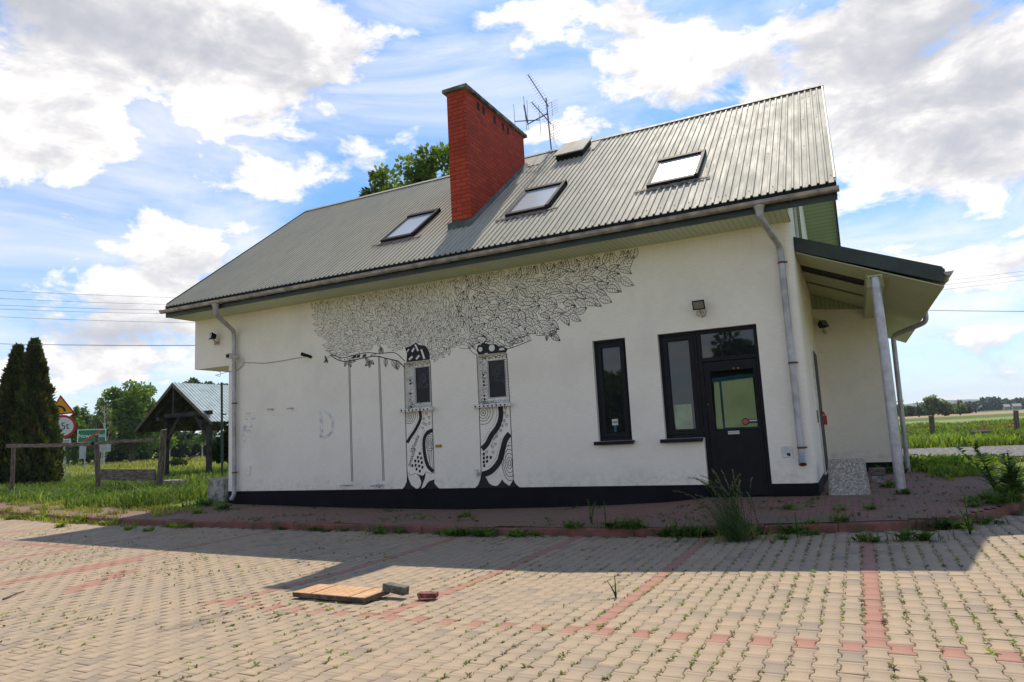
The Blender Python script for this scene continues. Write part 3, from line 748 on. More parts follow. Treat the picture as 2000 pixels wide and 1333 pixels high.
skylight(-9.90, -8.95, 0); skylight(-6.50, -5.47, 1); skylight(-3.30, -2.27, 1)
mb = MB(); y = 16.45; rbox(mb, -6.42, -5.68, y, 0, .98, .0, .17); hb = mb.build('roof_hatch', m_dark, B, bevel=.006)
mb = MB(); rbox(mb, -6.47, -5.63, y, -.05, 1.02, .17, .20); mb.build('hatch_lid', m_roof, hb)
mb = MB(); rbox(mb, -6.60, -5.45, y, .35, 1.30, .024, .030); mb.build('hatch_apron', m_roof, hb)

# ------------------------------------------------------------------ windows and door
def frame(mb, x0, x1, z0, z1, y, w, d=.05, mi=0):
    mb.box(x0, x0+w, y, y+d, z0, z1, mi); mb.box(x1-w, x1, y, y+d, z0, z1, mi); mb.box(x0+w, x1-w, y, y+d, z0, z0+w, mi); mb.box(x0+w, x1-w, y, y+d, z1-w, z1, mi)
# narrow window
mb = MB(); frame(mb, -4.57, -3.89, 1.36, 3.35, 13.10, .06, .06); frame(mb, -4.505, -3.955, 1.425, 3.285, 13.085, .085, .06)
w = mb.build('window', m_frame, B, bevel=.004)
mb = MB(); mb.box(-4.42, -4.04, 13.13, 13.14, 1.51, 3.20); mb.build('pane', m_glass, w)
mb = MB(); mb.box(-4.64, -3.84, 12.90, 13.10, 1.325, 1.358); mb.box(-4.64, -3.84, 12.895, 12.91, 1.29, 1.36); mb.build('sill', m_frame, w, bevel=.003)
mb = MB(); mb.box(-4.31, -4.19, 13.122, 13.129, 1.66, 1.78)
mb.build('window_sticker', m_white, w)
mb = MB(); 
for k in range(4): mb.box(-4.30+k*.027, -4.285+k*.027, 13.118, 13.121, 1.70, 1.735+.01*(k % 2))
mb.box(-4.28, -4.23, 13.122, 13.128, 1.53, 1.66); mb.build('sticker_mark', m_blue, w)
# side window of the entrance
mb = MB(); frame(mb, -3.25, -2.545, 1.35, 3.34, 13.10, .06, .06); frame(mb, -3.185, -2.60, 1.415, 3.275, 13.085, .09, .06)
w2 = mb.build('window', m_frame, B, bevel=.004)
mb = MB(); mb.box(-3.10, -2.68, 13.13, 13.14, 1.50, 3.19); mb.build('pane', m_glass, w2)
mb = MB(); mb.box(-3.33, -2.545, 12.90, 13.10, 1.315, 1.348); mb.box(-3.33, -2.545, 12.895, 12.91, 1.28, 1.35); mb.build('sill', m_frame, w2, bevel=.003)
mb = MB(); mb.box(-3.07, -2.74, 13.126, 13.129, 1.52, 1.98); mb.build('blind', mat('pale_blind', (.34, .40, .27), .8), w2)
# door with transom
mb = MB(); frame(mb, -2.538, -1.44, 2.74, 3.34, 13.10, .075, .07); mb.box(-2.538, -2.46, 13.10, 13.17, .27, 2.74); mb.box(-1.51, -1.44, 13.10, 13.17, .27, 2.74)
dr = mb.build('door_frame', m_frame, B, bevel=.004)
mb = MB(); mb.box(-2.463, -1.515, 13.13, 13.14, 2.815, 3.265); mb.build('transom_pane', m_glass, dr)
mb = MB(); X0, X1, Z0, Z1 = -2.455, -1.515, .29, 2.73; G = (-2.34, -1.575, 1.47, 2.55)
mb.box(X0, G[0], 13.11, 13.16, Z0, Z1); mb.box(G[1], X1, 13.11, 13.16, Z0, Z1); mb.box(G[0], G[1], 13.11, 13.16, Z0, G[2]); mb.box(G[0], G[1], 13.11, 13.16, G[3], Z1)
frame(mb, G[0]-.025, G[1]+.025, G[2]-.025, G[3]+.025, 13.10, .025, .012)
dl = mb.build('door', m_frame, B, bevel=.003)
mb = MB(); mb.box(G[0], G[1], 13.125, 13.130, G[2], G[3]); mb.build('door_pane', m_glassdoor, dl)
mb = MB(); mb.box(G[0]-.02, G[1]+.02, 13.20, 13.22, .3, 2.7); mb.build('dark_lining', m_dark, dl)  # black sheet stands in for the dark room behind the glass
mb = MB(); mb.poly([(-2.32,13.150,1.49), (-2.20,13.150,1.49), (-2.20,13.150,2.36), (-2.30,13.150,2.35), (-2.31,13.150,2.1)]); mb.poly([(-2.17,13.148,1.51), (-1.60,13.148,1.50), (-1.605,13.148,2.40), (-1.9,13.148,2.385), (-2.17,13.148,2.37)])
mb.build('paper_sheet', m_paperg, dl)
mb = MB(); mb.poly([(-2.33,13.145,2.345), (-1.9,13.145,2.37), (-1.585,13.145,2.385), (-1.585,13.145,2.45), (-1.8,13.145,2.46), (-2.1,13.145,2.44), (-2.33,13.145,2.43)])
mb.box(-2.205, -2.165, 13.146, 13.147, 1.48, 2.36); mb.box(-2.17, -1.58, 13.146, 13.147, 1.475, 1.505); mb.build('blue_tape', m_blue, dl)
def disc(mb, x, z, r, y, n=20, mi=0, ry=None): mb.poly([(x+r*math.cos(2*math.pi*i/n), y, z+(ry or r)*math.sin(2*math.pi*i/n)) for i in range(n)], mi)
mb = MB(); disc(mb, -1.80, 1.60, .062, 13.1235, mi=1); disc(mb, -1.80, 1.60, .048, 13.1225, mi=0); mb.box(-1.745, -1.585, 13.1235, 13.1240, 1.57, 1.635, 1)
for k, (a, b_) in enumerate(((-1.735,-1.725), (-1.715,-1.69), (-1.68,-1.655), (-1.645,-1.62), (-1.61,-1.60))): mb.box(a, b_, 13.1215, 13.1230, 1.600, 1.622, 2)
for k in range(5): 
    a = k*1.256; mb.box(-1.80+.028*math.cos(a)-.006, -1.80+.028*math.cos(a)+.006, 13.1205, 13.122, 1.60+.028*math.sin(a)-.006, 1.60+.028*math.sin(a)+.006, 3)
mb.build('door_sticker', [m_orsticker, m_ink, m_signwhite, m_signred], dl)
mb = MB(); mb.box(-2.12, -1.92, 13.100, 13.108, 1.385, 1.445)
pl = mb.build('door_plate', m_white, dl)
mb = MB()
for k in range(9): mb.box(-2.105+k*.02, -2.093+k*.02, 13.0975, 13.0995, 1.412, 1.428)
mb.build('plate_lettering', mat('plate_ink', (.25, .32, .34), .6), dl)
mb = MB(); 
for x in (-1.915, -1.835): mb.tube([(x,13.11,2.575), (x,13.085,2.575)], .016, 10)
mb.build('peephole', m_brass, dl, smooth=True)
mb = MB(); mb.tube([(-2.43,13.11,1.95), (-2.43,13.09,1.95)], .012, 8); mb.build('lock', m_brass, dl)
mb = MB(); mb.box(-2.54, -1.44, 13.0, 13.2, .0, .285); mb.build('threshold', m_black, B)

# small painted windows
def small_window(x0, x1, z0, z1, pane, m_glass=glass('etched_glass', (.012, .012, .014), 1.25)):
    mb = MB(); frame(mb, x0, x1, z0, z1, 13.10, (pane[0]-x0)*.98 if pane[0]-x0 < .2 else .2, .05)
    a, b, c, d = pane; mb2 = MB()
    mb2.box(x0, a, 13.10, 13.16, z0, z1); mb2.box(b, x1, 13.10, 13.16, z0, z1); mb2.box(a, b, 13.10, 13.16, z0, c); mb2.box(a, b, 13.10, 13.16, d, z1)
    w = mb2.build('window', m_paper, B, bevel=.003)
    mb = MB(); mb.box(a, b, 13.135, 13.14, c, d); mb.build('pane', m_glass, w)
    mb = MB(); mb.box(x0-.07, x1+.06, 12.90, 13.10, z0-.035, z0-.004); mb.box(x0-.07, x1+.06, 12.888, 12.902, z0-.06, z0)
    s = mb.build('sill', m_paper, w)
    for xs_ in (x0-.085, x1+.055):
        k = MB(); k.box(xs_, xs_+.035, 12.875, 12.93, z0-.07, z0+.02); k.build('sill_end', m_white, w, bevel=.004)
    ink = MB(); rg = random.Random(int(-x0*7))
    def rib(pts, wd, y): ribbon(ink, pts, wd, y)
    for i in range(8): x = x0-.05+i*(x1-x0+.08)/8; ink.box(x, x+.04, 12.8865, 12.8875, z0-.05, z0-.02+rg.random()*.01)
    return w, ink, rg

# ------------------------------------------------------------------ the painted tree (real paint lines on the render)
def ribbon(mb, pts, wd, y=12.9965, mi=0):
    """flat painted stroke on the wall through (x, z) points; wd number or list"""
    n = len(pts); ws = wd if isinstance(wd, (list, tuple)) else [wd]*n
    L = []; Rr = []
    for i in range(n):
        a = pts[max(i-1, 0)]; b = pts[min(i+1, n-1)]; dx, dz = b[0]-a[0], b[1]-a[1]; l = math.hypot(dx, dz) or 1
        nx, nz = -dz/l*ws[i]/2, dx/l*ws[i]/2; L.append((pts[i][0]+nx, y, pts[i][1]+nz)); Rr.append((pts[i][0]-nx, y, pts[i][1]-nz))
    mb.add(L+Rr, [(i, n+i, n+i+1, i+1) for i in range(n-1)], mi)
def smooth_line(pts, k=6):
    P = [pts[0]]+list(pts)+[pts[-1]]; out = []
    for i in range(1, len(P)-2):
        p0, p1, p2, p3 = P[i-1], P[i], P[i+1], P[i+2]
        for j in range(k):
            t = j/k; out.append(tuple(.5*(2*p1[a]+(p2[a]-p0[a])*t+(2*p0[a]-5*p1[a]+4*p2[a]-p3[a])*t*t+(-p0[a]+3*p1[a]-3*p2[a]+p3[a])*t**3) for a in (0, 1)))
    return out+[pts[-1]]
crown = [(-11.821,5.054),(-11.544,5.03),(-10.79,5.06),(-9.862,5.07),(-8.883,5.07),(-7.955,5.05),(-6.814,5.05),(-5.542,5.07),(-4.403,5.07),(-3.70,5.07),(-3.579,4.976),(-3.724,4.687),(-3.776,4.452),(-3.958,4.374),(-4.148,4.21),(-4.267,4.08),(-4.517,4.101),(-4.711,3.95),(-5.021,3.80),(-5.289,3.75),(-5.529,3.62),(-5.90,3.64),(-6.20,3.60),(-6.45,3.52),(-6.60,3.50),(-7.02,3.64),(-7.235,3.60),(-7.416,3.50),(-7.715,3.57),(-7.987,3.45),(-8.173,3.36),(-8.38,3.40),(-8.42,3.62),(-8.75,3.80),(-9.08,3.72),(-9.371,3.66),(-9.707,3.80),(-9.955,3.80),(-10.2,3.68),(-10.568,3.66),(-11.0,3.70),(-11.30,3.80),(-11.42,4.15),(-11.62,4.34),(-11.70,4.52),(-11.769,4.831)]
def inpoly(x, z, poly):
    c = False; j = len(poly)-1
    for i in range(len(poly)):
        xi, zi = poly[i]; xj, zj = poly[j]
        if (zi > z) != (zj > z) and x < (xj-xi)*(z-zi)/(zj-zi)+xi: c = not c
        j = i
    return c
mural = MB(); rg = random.Random(11); LV = []
def leaf_at(x, z, ang, L, Wd, curve):
    def P(t, s):                      # along t 0..1, side s -1..1
        u = t*L; v = s*Wd*math.sin(math.pi*min(1, t**.85))*(1-.25*t)+curve*math.sin(math.pi*t)*L*.18
        return (x+u*math.cos(ang)-v*math.sin(ang), z+u*math.sin(ang)+v*math.cos(ang))
    ts = [i/8 for i in range(9)]
    e1 = [P(t, 1) for t in ts]; e2 = [P(t, -1) for t in ts]; mid = [P(t, 0) for t in ts]
    veins = []
    for t in (.25, .42, .58, .74):
        for s in (1, -1):
            a = P(t, 0); b = P(min(1, t+.16), s*.92); veins.append([a, ((a[0]+b[0])/2, (a[1]+b[1])/2), b])
    return e1, e2, mid, veins, e1+e2[::-1]
pts = []; tries = 0
while tries < 26000:
    tries += 1; x = rg.uniform(-11.85, -3.5); z = rg.uniform(3.3, 5.1)
    sz = .106 if x < -8.2 else .132
    if -9.3 < x < -7.6 and z < 4.5: sz = .092
    if not inpoly(x, z, crown): continue
    if any((x-a)**2+(z-b)**2 < (sz*.98)**2 for a, b, _ in pts[-3000:]): continue
    pts.append((x, z, sz))
pts.sort(key=lambda p: -((p[0]+8)**2*.06+(p[1]-3.6)**2))       # outer leaves first, inner on top
for x, z, sz in pts:
    base = math.atan2(z-3.5, (x+8.0)*.55 if x > -8 else (x+8.6)*.55)
    # flow of the drawn foliage: fan out from the trunks, turn up along the eave, down-right along the lower right edge
    if z > 4.85: base = math.pi/2+rg.gauss(-.15, .3)
    elif x > -6.2 and z < 4.6: base = rg.gauss(-.55, .45)
    elif x > -7.2: base = rg.gauss(.05 if z > 4.3 else -.45, .5)
    elif x < -10.8: base = rg.gauss(math.pi*1.08 if z < 4.6 else math.pi*.75, .4)
    else: base += rg.gauss(0, .55)
    L = sz*rg.uniform(1.9, 2.6)
    LV.append(leaf_at(x-math.cos(base)*L*.4, z-math.sin(base)*L*.4, base, L, L*rg.uniform(.24, .34), rg.uniform(-1, 1)))
polys = [(l[4], min(p[0] for p in l[4]), max(p[0] for p in l[4]), min(p[1] for p in l[4]), max(p[1] for p in l[4])) for l in LV]
for i, (e1, e2, mid, veins, outl) in enumerate(LV):
    _, ax, bx, az, bz = polys[i]
    later = [q for q in polys[i+1:] if not (q[1] > bx or q[2] < ax or q[3] > bz or q[4] < az)]
    wl = rg.choice((.006, .007, .0085)) if e1[0][0] < -7.6 else rg.choice((.0085, .010, .0115))
    if e1[0][0] < -7.6: veins = veins[:4:2]
    for line, wd in [(e1, wl), (e2, wl), (mid, wl*.8)]+[(v, wl*.55) for v in veins]:
        run = []
        for k, q in enumerate(line):
            hid = q[1] > 5.105 or any(inpoly(q[0], q[1], pp[0]) for pp in later)
            if not hid: run.append(q)
            if hid or k == len(line)-1:
                if len(run) > 1: ribbon(mural, run, wd)
                run = []
def stroke(pts, wd, y=12.9965, sm=True): ribbon(mural, smooth_line(pts) if sm else pts, wd, y)
def blob(pts, y=12.996, mi=0, mbx=None): (mbx or mural).poly([(a, y, b) for a, b in pts], mi)
# branch with spots, and its small leaves
br_up = [(-11.273,3.752),(-10.932,3.615),(-10.567,3.642),(-10.159,3.664),(-9.811,3.609),(-9.373,3.586),(-9.094,3.361)]
br_lo = [(-11.274,3.71),(-10.881,3.527),(-10.263,3.551),(-9.912,3.558),(-9.571,3.466),(-9.284,3.379),(-9.113,3.225)]
stroke(br_up, .018); stroke(br_lo, .022)
for a, b in ((-11.0,3.60),(-10.95,3.585),(-10.83,3.57),(-10.75,3.575),(-10.70,3.565),(-10.02,3.60),(-9.98,3.63),(-9.96,3.58),(-9.92,3.61),(-10.05,3.59)): disc(mural, a, b, .016, 12.996, 8)
for x0 in (-10.62, -10.5, -10.32): blob([(x0,3.57),(x0+.12,3.575),(x0+.14,3.64),(x0+.05,3.63)])
for x, z, an, L in ((-10.75,3.53,-1.0,.20),(-10.70,3.53,-.2,.20),(-10.8,3.53,-1.9,.14),(-10.1,3.46,-2.5,.17),(-10.1,3.46,-1.6,.16),(-10.1,3.46,-.6,.16),(-10.1,3.44,2.4,.16),(-9.65,3.48,-1.5,.2),(-9.45,3.42,-1.1,.24),(-9.3,3.40,-1.6,.22),(-11.4,3.62,-2.4,.1),(-11.4,3.62,-1.2,.1),(-11.4,3.62,1.9,.1),(-9.8,3.62,1.2,.15),(-9.7,3.62,1.9,.15),(-5.45,3.56,-.6,.24),(-5.5,3.56,.3,.2),(-5.55,3.58,-1.6,.12)):
    e1, e2, mid, veins, _ = leaf_at(x, z, an, L, L*.3, .4)
    for l_ in (e1, e2, mid): ribbon(mural, l_, .011)
    for l_ in veins: ribbon(mural, l_, .007)
stroke([(-11.27,3.72),(-11.40,3.62)], .01, sm=False)
stroke([(-6.447,3.501),(-6.199,3.585),(-5.917,3.627)], .014); stroke([(-6.495,3.377),(-6.29,3.412),(-5.885,3.515)], .014)
for x, z in ((-6.37,3.438),(-6.244,3.509),(-6.081,3.554),(-5.961,3.559)): stroke([(x+.038*math.cos(i*.7854), z+.038*math.sin(i*.7854)) for i in range(9)], .009, sm=False)
# black caps over the small windows
cap1 = [(-9.082,3.677),(-8.95,3.69),(-8.891,3.717),(-8.772,3.763),(-8.70,3.70),(-8.659,3.693),(-8.52,3.66),(-8.45,3.56),(-8.414,3.473),(-8.42,3.338),(-9.05,3.338),(-9.03,3.533)]
cap2 = [(-7.175,3.54),(-7.11,3.53),(-7.067,3.584),(-6.9,3.53),(-6.735,3.513),(-6.66,3.45),(-6.614,3.463),(-6.454,3.392),(-6.50,3.315),(-7.165,3.321),(-7.212,3.412)]
blob(cap1); blob(cap2)
stroke([(-7.03,3.56),(-6.965,3.62),(-6.965,3.69),(-7.02,3.71)], [.02]*18+[.01]) if False else stroke([(-7.03,3.56),(-6.965,3.62),(-6.965,3.69),(-7.02,3.71)], .022)
stroke([(-7.42,3.52),(-7.3,3.38),(-7.2,3.33)], .012); stroke([(-7.35,3.56),(-7.26,3.45)], .010); stroke([(-7.30,3.60),(-7.22,3.50)], .010); stroke([(-7.40,3.62),(-7.20,3.42)], .010)
white = MB()
def wp(pts, y=12.9945): white.poly([(a, y, b) for a, b in pts])
for (x, z, L, w_, an) in ((-8.86,3.60,.10,.05,.9),(-8.76,3.64,.17,.045,-1.1),(-8.93,3.42,.12,.05,.6),(-8.74,3.42,.12,.05,.7),(-8.60,3.48,.24,.05,-1.25),(-9.0,3.6,.08,.03,.8)):
    c, s = math.cos(an), math.sin(an); wp([(x+a*c-b*s, z+a*s+b*c) for a, b in ((-L/2,-w_/2),(L/2,-w_/2),(L/2,w_/2),(-L/2,w_/2))])
for x, z, r in ((-7.117,3.44,.052),(-6.835,3.44,.072)): disc(white, x, z, r, 12.9945, 18)
wp([(-6.67,3.37),(-6.53,3.37),(-6.55,3.41),(-6.60,3.425),(-6.65,3.41)]); wp([(-7.03,3.322),(-6.93,3.322),(-6.95,3.345),(-7.01,3.345)])
# trunks
stroke([(-9.115,3.331),(-9.124,2.2),(-9.126,1.469),(-9.128,.803)], .018, sm=False); stroke([(-8.41,3.30),(-8.408,2.2),(-8.411,.817)], .016, sm=False)
stroke([(-7.213,3.328),(-7.211,2.2),(-7.218,1.671),(-7.234,.765)], .016, sm=False); stroke([(-6.487,3.286),(-6.472,2.18),(-6.482,.67)], .016, sm=False)
stroke([(-8.732,2.215),(-8.725,2.033),(-8.861,1.807),(-9.008,1.639),(-9.10,1.52)], .075); 
stroke([(-8.41,1.765),(-8.55,1.715),(-8.644,1.566),(-8.645,1.279),(-8.574,1.0),(-8.43,.865)], .085)
stroke([(-6.701,2.222),(-6.70,1.975),(-6.789,1.76),(-6.955,1.576),(-7.058,1.416),(-7.19,1.308)], .115)
stroke([(-6.51,1.60),(-6.619,1.48),(-6.709,1.24),(-6.798,1.026),(-6.995,.842),(-7.215,.77)], .125)
for off in (-.075, .075): 
    for src in ([(-8.732,2.2),(-8.725,2.033),(-8.861,1.807),(-9.008,1.639)], [(-8.55,1.74),(-8.644,1.566),(-8.645,1.279),(-8.574,1.0)], [(-6.701,2.2),(-6.70,1.975),(-6.789,1.76),(-6.955,1.576),(-7.058,1.416)], [(-6.619,1.48),(-6.709,1.24),(-6.798,1.026),(-6.995,.842)]):
        sl = smooth_line(src); o = off*(1.35 if src[0][0] > -8 else 1)
        for i in range(1, len(sl)-1):
            dx, dz = sl[i+1][0]-sl[i-1][0], sl[i+1][1]-sl[i-1][1]; l = math.hypot(dx, dz); px_, pz_ = sl[i][0]-dz/l*o, sl[i][1]+dx/l*o
            if -9.12 < px_ < -8.41 or -7.21 < px_ < -6.48: disc(mural, px_, pz_, .0085, 12.996, 6)
def rings(cx, cz, rs, x0, x1, ez=1.0):
    for r in rs:
        run = []
        for i in range(41):
            a = i*2*math.pi/40; x = cx+r*math.cos(a)*(1+.05*math.sin(3*a)); z = cz+r*ez*math.sin(a)
            if x0 < x < x1: run.append((x, z))
            else:
                if len(run) > 1: ribbon(mural, run, .011)
                run = []
        if len(run) > 1: ribbon(mural, run, .011)
rings(-9.02, 2.122-.01, (.03,.07,.12,.17), -9.12, -8.80); rings(-8.50, 1.50, (.025,.05,.08,.11), -8.6, -8.41, 1.7)
rings(-7.119, 2.068, (.02,.06,.115,.17,.24), -7.21, -6.78); rings(-6.55, 1.0, (.03,.06,.10,.14,.18), -6.74, -6.485, 2.0)
stroke([(-8.56,1.35),(-8.53,1.15),(-8.55,.98)], .010); stroke([(-8.50,1.33),(-8.51,1.1),(-8.50,.93)], .010); stroke([(-8.45,1.40),(-8.46,1.2),(-8.45,.92)], .010)
def heart(x, z, s=.028):
    stroke([(x, z-s), (x-s, z+s*.2), (x-s*.6, z+s), (x, z+s*.45), (x+s*.6, z+s), (x+s, z+s*.2), (x, z-s)], .008)
for x, z in ((-8.635,2.027),(-8.561,2.133),(-8.495,2.048),(-8.639,1.926),(-8.581,1.894),(-8.49,1.918),(-8.671,1.821),(-6.582,2.146),(-6.603,2.038),(-6.552,1.966),(-6.622,1.875),(-6.58,1.791),(-6.68,1.769),(-6.722,1.675),(-6.827,1.631),(-6.825,1.557),(-6.896,1.519),(-6.865,1.395),(-6.937,1.343),(-7.077,1.239),(-6.927,1.228)): heart(x, z)
for x, z in ((-8.77,1.268),(-8.825,1.184),(-8.739,1.167),(-8.898,1.108),(-8.811,1.097),(-8.726,1.066),(-8.979,1.007),(-8.891,1.013),(-8.798,.996),(-8.713,.966),(-8.87,.927),(-8.785,.882),(-7.149,1.2),(-7.153,1.118),(-7.073,1.135),(-6.986,1.127),(-7.157,1.036),(-7.078,1.048),(-7.152,.96)):
    blob([(x-.032,z-.026),(x+.018,z-.034),(x+.032,z+.026),(x-.018,z+.034)])
# roots: black pieces running into the plinth
blob([(-9.125,.861),(-9.085,.70),(-9.03,.585),(-8.94,.53),(-8.90,.498),(-9.275,.498),(-9.20,.56),(-9.150,.65)])
blob([(-8.90,.498),(-8.83,.51),(-8.772,.58),(-8.758,.65),(-8.80,.76),(-8.90,.84),(-8.80,.80),(-8.703,.78),(-8.624,.864),(-8.66,.72),(-8.72,.60),(-8.766,.498)])
blob([(-8.766,.498),(-8.70,.49),(-8.66,.55),(-8.607,.61),(-8.54,.665),(-8.468,.68),(-8.406,.695),(-8.42,.62),(-8.37,.56),(-8.29,.498)])
blob([(-7.233,.793),(-7.112,.70),(-7.06,.60),(-6.99,.55),(-6.93,.498),(-7.40,.498),(-7.32,.56),(-7.26,.68)])
blob([(-6.99,.552),(-6.92,.535),(-6.86,.54),(-6.79,.60),(-6.742,.67),(-6.70,.61),(-6.581,.53),(-6.53,.59),(-6.483,.665),(-6.43,.57),(-6.345,.498),(-6.99,.498)])
stroke([(-9.12,.86),(-9.02,.80),(-8.90,.84)], .009); stroke([(-8.62,.87),(-8.52,.83),(-8.42,.84)], .009)
# rope swing
for (xa, za), (xb, zb) in (((-10.70,3.50), (-10.68,.68)), ((-9.82,3.56), (-9.78,.68))):
    for o in (-.022, .022): stroke([(xa+o, za), (xb+o, zb)], .009, sm=False)
    n = int((za-zb)/.045)
    for i in range(n):
        t = i/n; x = xa+(xb-xa)*t; z = za+(zb-za)*t; stroke([(x-.022, z-.028), (x+.022, z)], .010, sm=False)
mu = mural.build('mural', m_ink, B)
white.build('mural_white_patch', m_paper, mu)

def text_mesh(name, body, size, loc, rot, m, par, sx=1., extr=.0008):
    cu_ = bpy.data.curves.new('t', 'FONT'); cu_.body = body; cu_.size = size; cu_.extrude = extr; cu_.align_x = 'CENTER'; cu_.align_y = 'CENTER'
    o = bpy.data.objects.new('t', cu_); C.objects.link(o); bpy.context.view_layer.update()
    me = bpy.data.meshes.new_from_object(o.evaluated_get(bpy.context.evaluated_depsgraph_get())); bpy.data.objects.remove(o)
    off = wloc(par) if par is not None else Vector((0, 0, 0))
    M = Matrix.Translation(Vector(loc)-off) @ rot @ Matrix.Diagonal((sx, 1, 1, 1)); me.transform(M); me.materials.clear(); me.materials.append(m)
    o = bpy.data.objects.new(name, me); C.objects.link(o)
    if par is not None: o.parent = par
    return o
UP = Matrix.Rotation(math.pi/2, 4, 'X')
def wallrot(deg): return UP @ Matrix.Rotation(R(deg), 4, 'Z')
text_mesh('mural_lettering', 'Wioska', .135, (-8.895, 12.9955, 1.49), wallrot(62), m_ink, mu)
text_mesh('mural_lettering', 'smaków', .135, (-8.915, 12.9955, 1.245), wallrot(64), m_ink, mu) if False else text_mesh('mural_lettering', 'smaków', .13, (-8.985, 12.9955, 1.20), wallrot(66), m_ink, mu)

# small windows with inked frames
for (x0, x1, z0, z1, pane) in ((-9.12,-8.41,2.27,3.33,(-8.90,-8.52,2.40,3.20)), (-7.21,-6.49,2.24,3.31,(-7.01,-6.61,2.39,3.18))):
    w, ink, rg = small_window(x0, x1, z0, z1, pane)
    a, b, c, d = pane; yf = 13.0975
    for zz in [z0+.03+i*.075 for i in range(14)]:          # left border motifs
        k = rg.random(); x = x0+.06
        if k < .4: ink.box(x, x+.05, yf, yf+.001, zz, zz+.045)
        elif k < .7: ribbon(ink, [(x+.03+.028*math.cos(i*.7854), zz+.02+.028*math.sin(i*.7854)) for i in range(9)], .008, yf)
        else: ribbon(ink, [(x, zz), (x+.05, zz+.03), (x, zz+.05)], .008, yf)
        ribbon(ink, [(a-.06+.02*math.sin(zz*40), zz), (a-.03, zz+.03), (a-.05, zz+.06)], .007, yf)
    for i in range(12): ribbon(ink, [(x0+.13+.01*math.sin(i), z0+.1+i*.08), (a-.07, z0+.13+i*.08)], .006, yf)
    for i in range(16):
        x = x0+.03+i*(x1-x0-.06)/16; ribbon(ink, [(x, z0+.02), (x+.04, z0+.09)], .007, yf)
        if i % 2: disc(ink, x, d+.05, .014, yf, 8)
    ribbon(ink, [(x0+.02+i*.03, z1-.045+.018*math.sin(i*1.3)) for i in range(int((x1-x0)/.03))], .012, yf)
    for zz in [c+i*.06 for i in range(14)]: ribbon(ink, [(b+.02, zz), (b+.07, zz+.02)], .006, yf)
    ribbon(ink, [(a-.012, c-.012), (b+.012, c-.012), (b+.012, d+.012), (a-.012, d+.012), (a-.012, c-.012)], .01, yf)
    for k in range(60):
        sx = rg.choice((0, 1, 2)); x = rg.uniform(x0+.02, a-.02) if sx < 2 else rg.uniform(x0+.02, x1-.05); zz = rg.uniform(z0+.02, z1-.04) if sx < 2 else rg.choice((rg.uniform(z0+.02, c-.03), rg.uniform(d+.02, z1-.03)))
        L_ = rg.uniform(.02, .06); an = rg.uniform(0, 3.14); q = [(x+L_*t*math.cos(an+t*2), zz+L_*t*math.sin(an+t*2)) for t in (0, .35, .7, 1)]
        ribbon(ink, q, rg.choice((.005, .007, .010)), yf)
    ink.build('window_ink', m_ink, w)
    sc = MB(); yy = 13.1335; cx, cz = (a+b)/2, (c+d)/2+.15
    for i in range(10): zz = d-.04-i*.045; ribbon(sc, [(a+.03+j*(b-a-.06)/10, zz+.012*math.sin(j*1.7+i)) for j in range(11)], .0045, yy)
    for k in range(14):
        x = rg.uniform(a+.05, b-.05); zz = rg.uniform(c+.25, d-.1); r = rg.uniform(.015, .04); ribbon(sc, [(x+r*math.cos(i*.7854), zz+r*math.sin(i*.7854)) for i in range(9)], .0045, yy)
    for s in (.05, .085): ribbon(sc, [(cx, cz-s*1.3), (cx+s, cz), (cx, cz+s*1.3), (cx-s, cz), (cx, cz-s*1.3)], .008, yy)
    sc.build('pane_scribble', mat('chalk', (.13, .13, .13), .8), w)

# ghost of removed lettering, and small wall fittings
gm = MB()
def strip(x0, x1, z0, z1): gm.box(x0, x1, 12.9955, 12.9965, z0, z1)
strip(-14.20,-14.10,1.72,2.20); strip(-14.10,-13.86,2.10,2.20); strip(-14.10,-13.90,1.97,2.05); strip(-14.12,-13.74,2.30,2.34); strip(-14.12,-13.74,2.38,2.41); strip(-14.10,-13.82,2.45,2.48)
gm.build('letter_ghost', m_ghost, B); gm = MB()
strip(-11.64,-11.53,1.74,2.36)
P = [(-11.53+.31*math.sin(a), 2.05+.31*math.cos(a)*1.0) for a in [R(i*15) for i in range(13)]]; ribbon(gm, P, .08, 12.9960)
gm.build('letter_ghost', m_ghost, B)
for x, z in ((-13.19,2.52), (-12.53,2.50)):
    mb = MB(); mb.tube([(x-.10,12.93,z), (x+.04,12.93,z+.005)], .013, 8); mb.tube([(x+.04,12.93,z), (x+.04,13.0,z)], .02, 8); mb.build('wall_hook', m_steel, B)
for x, z, k in ((-10.80,.60,0), (-9.93,.58,1)):
    mb = MB(); mb.tube([(x-.19,12.94,z), (x+.17,12.94,z+.015)], .014, 8); mb.tube([(x+.02*k,12.94,z), (x+.02*k,13.0,z)], .02 if not k else .04, 10); mb.build('swing_bolt', m_steel, B)
mb = MB(); mb.box(-14.09,-13.94,12.975,12.996,.90,1.14); mb.build('meter_flap', m_wall, B, bevel=.004)
mb = MB(); mb.box(-8.35,-8.19,12.985,12.996,1.385,1.445); mb.build('wall_plate', m_brass, B)
mb = MB(); mb.tube([(-7.22,13.0,.80), (-7.30,12.95,.80)], .022, 8); mb.tube([(-7.31,12.95,.86), (-7.31,12.95,.74)], .02, 8); mb.tube([(-7.36,12.95,.88), (-7.27,12.95,.88)], .01, 6); mb.build('water_tap', m_steel, B)
mb = MB(); mb.box(-1.23,-1.05,12.985,12.996,.95,1.14,0); mb.box(-1.15,-1.09,12.981,12.986,.97,1.02,1); mb.box(-1.20,-1.13,12.980,12.986,.955,.985,0); mb.build('socket_box', [m_white, m_dark], B, bevel=.004)

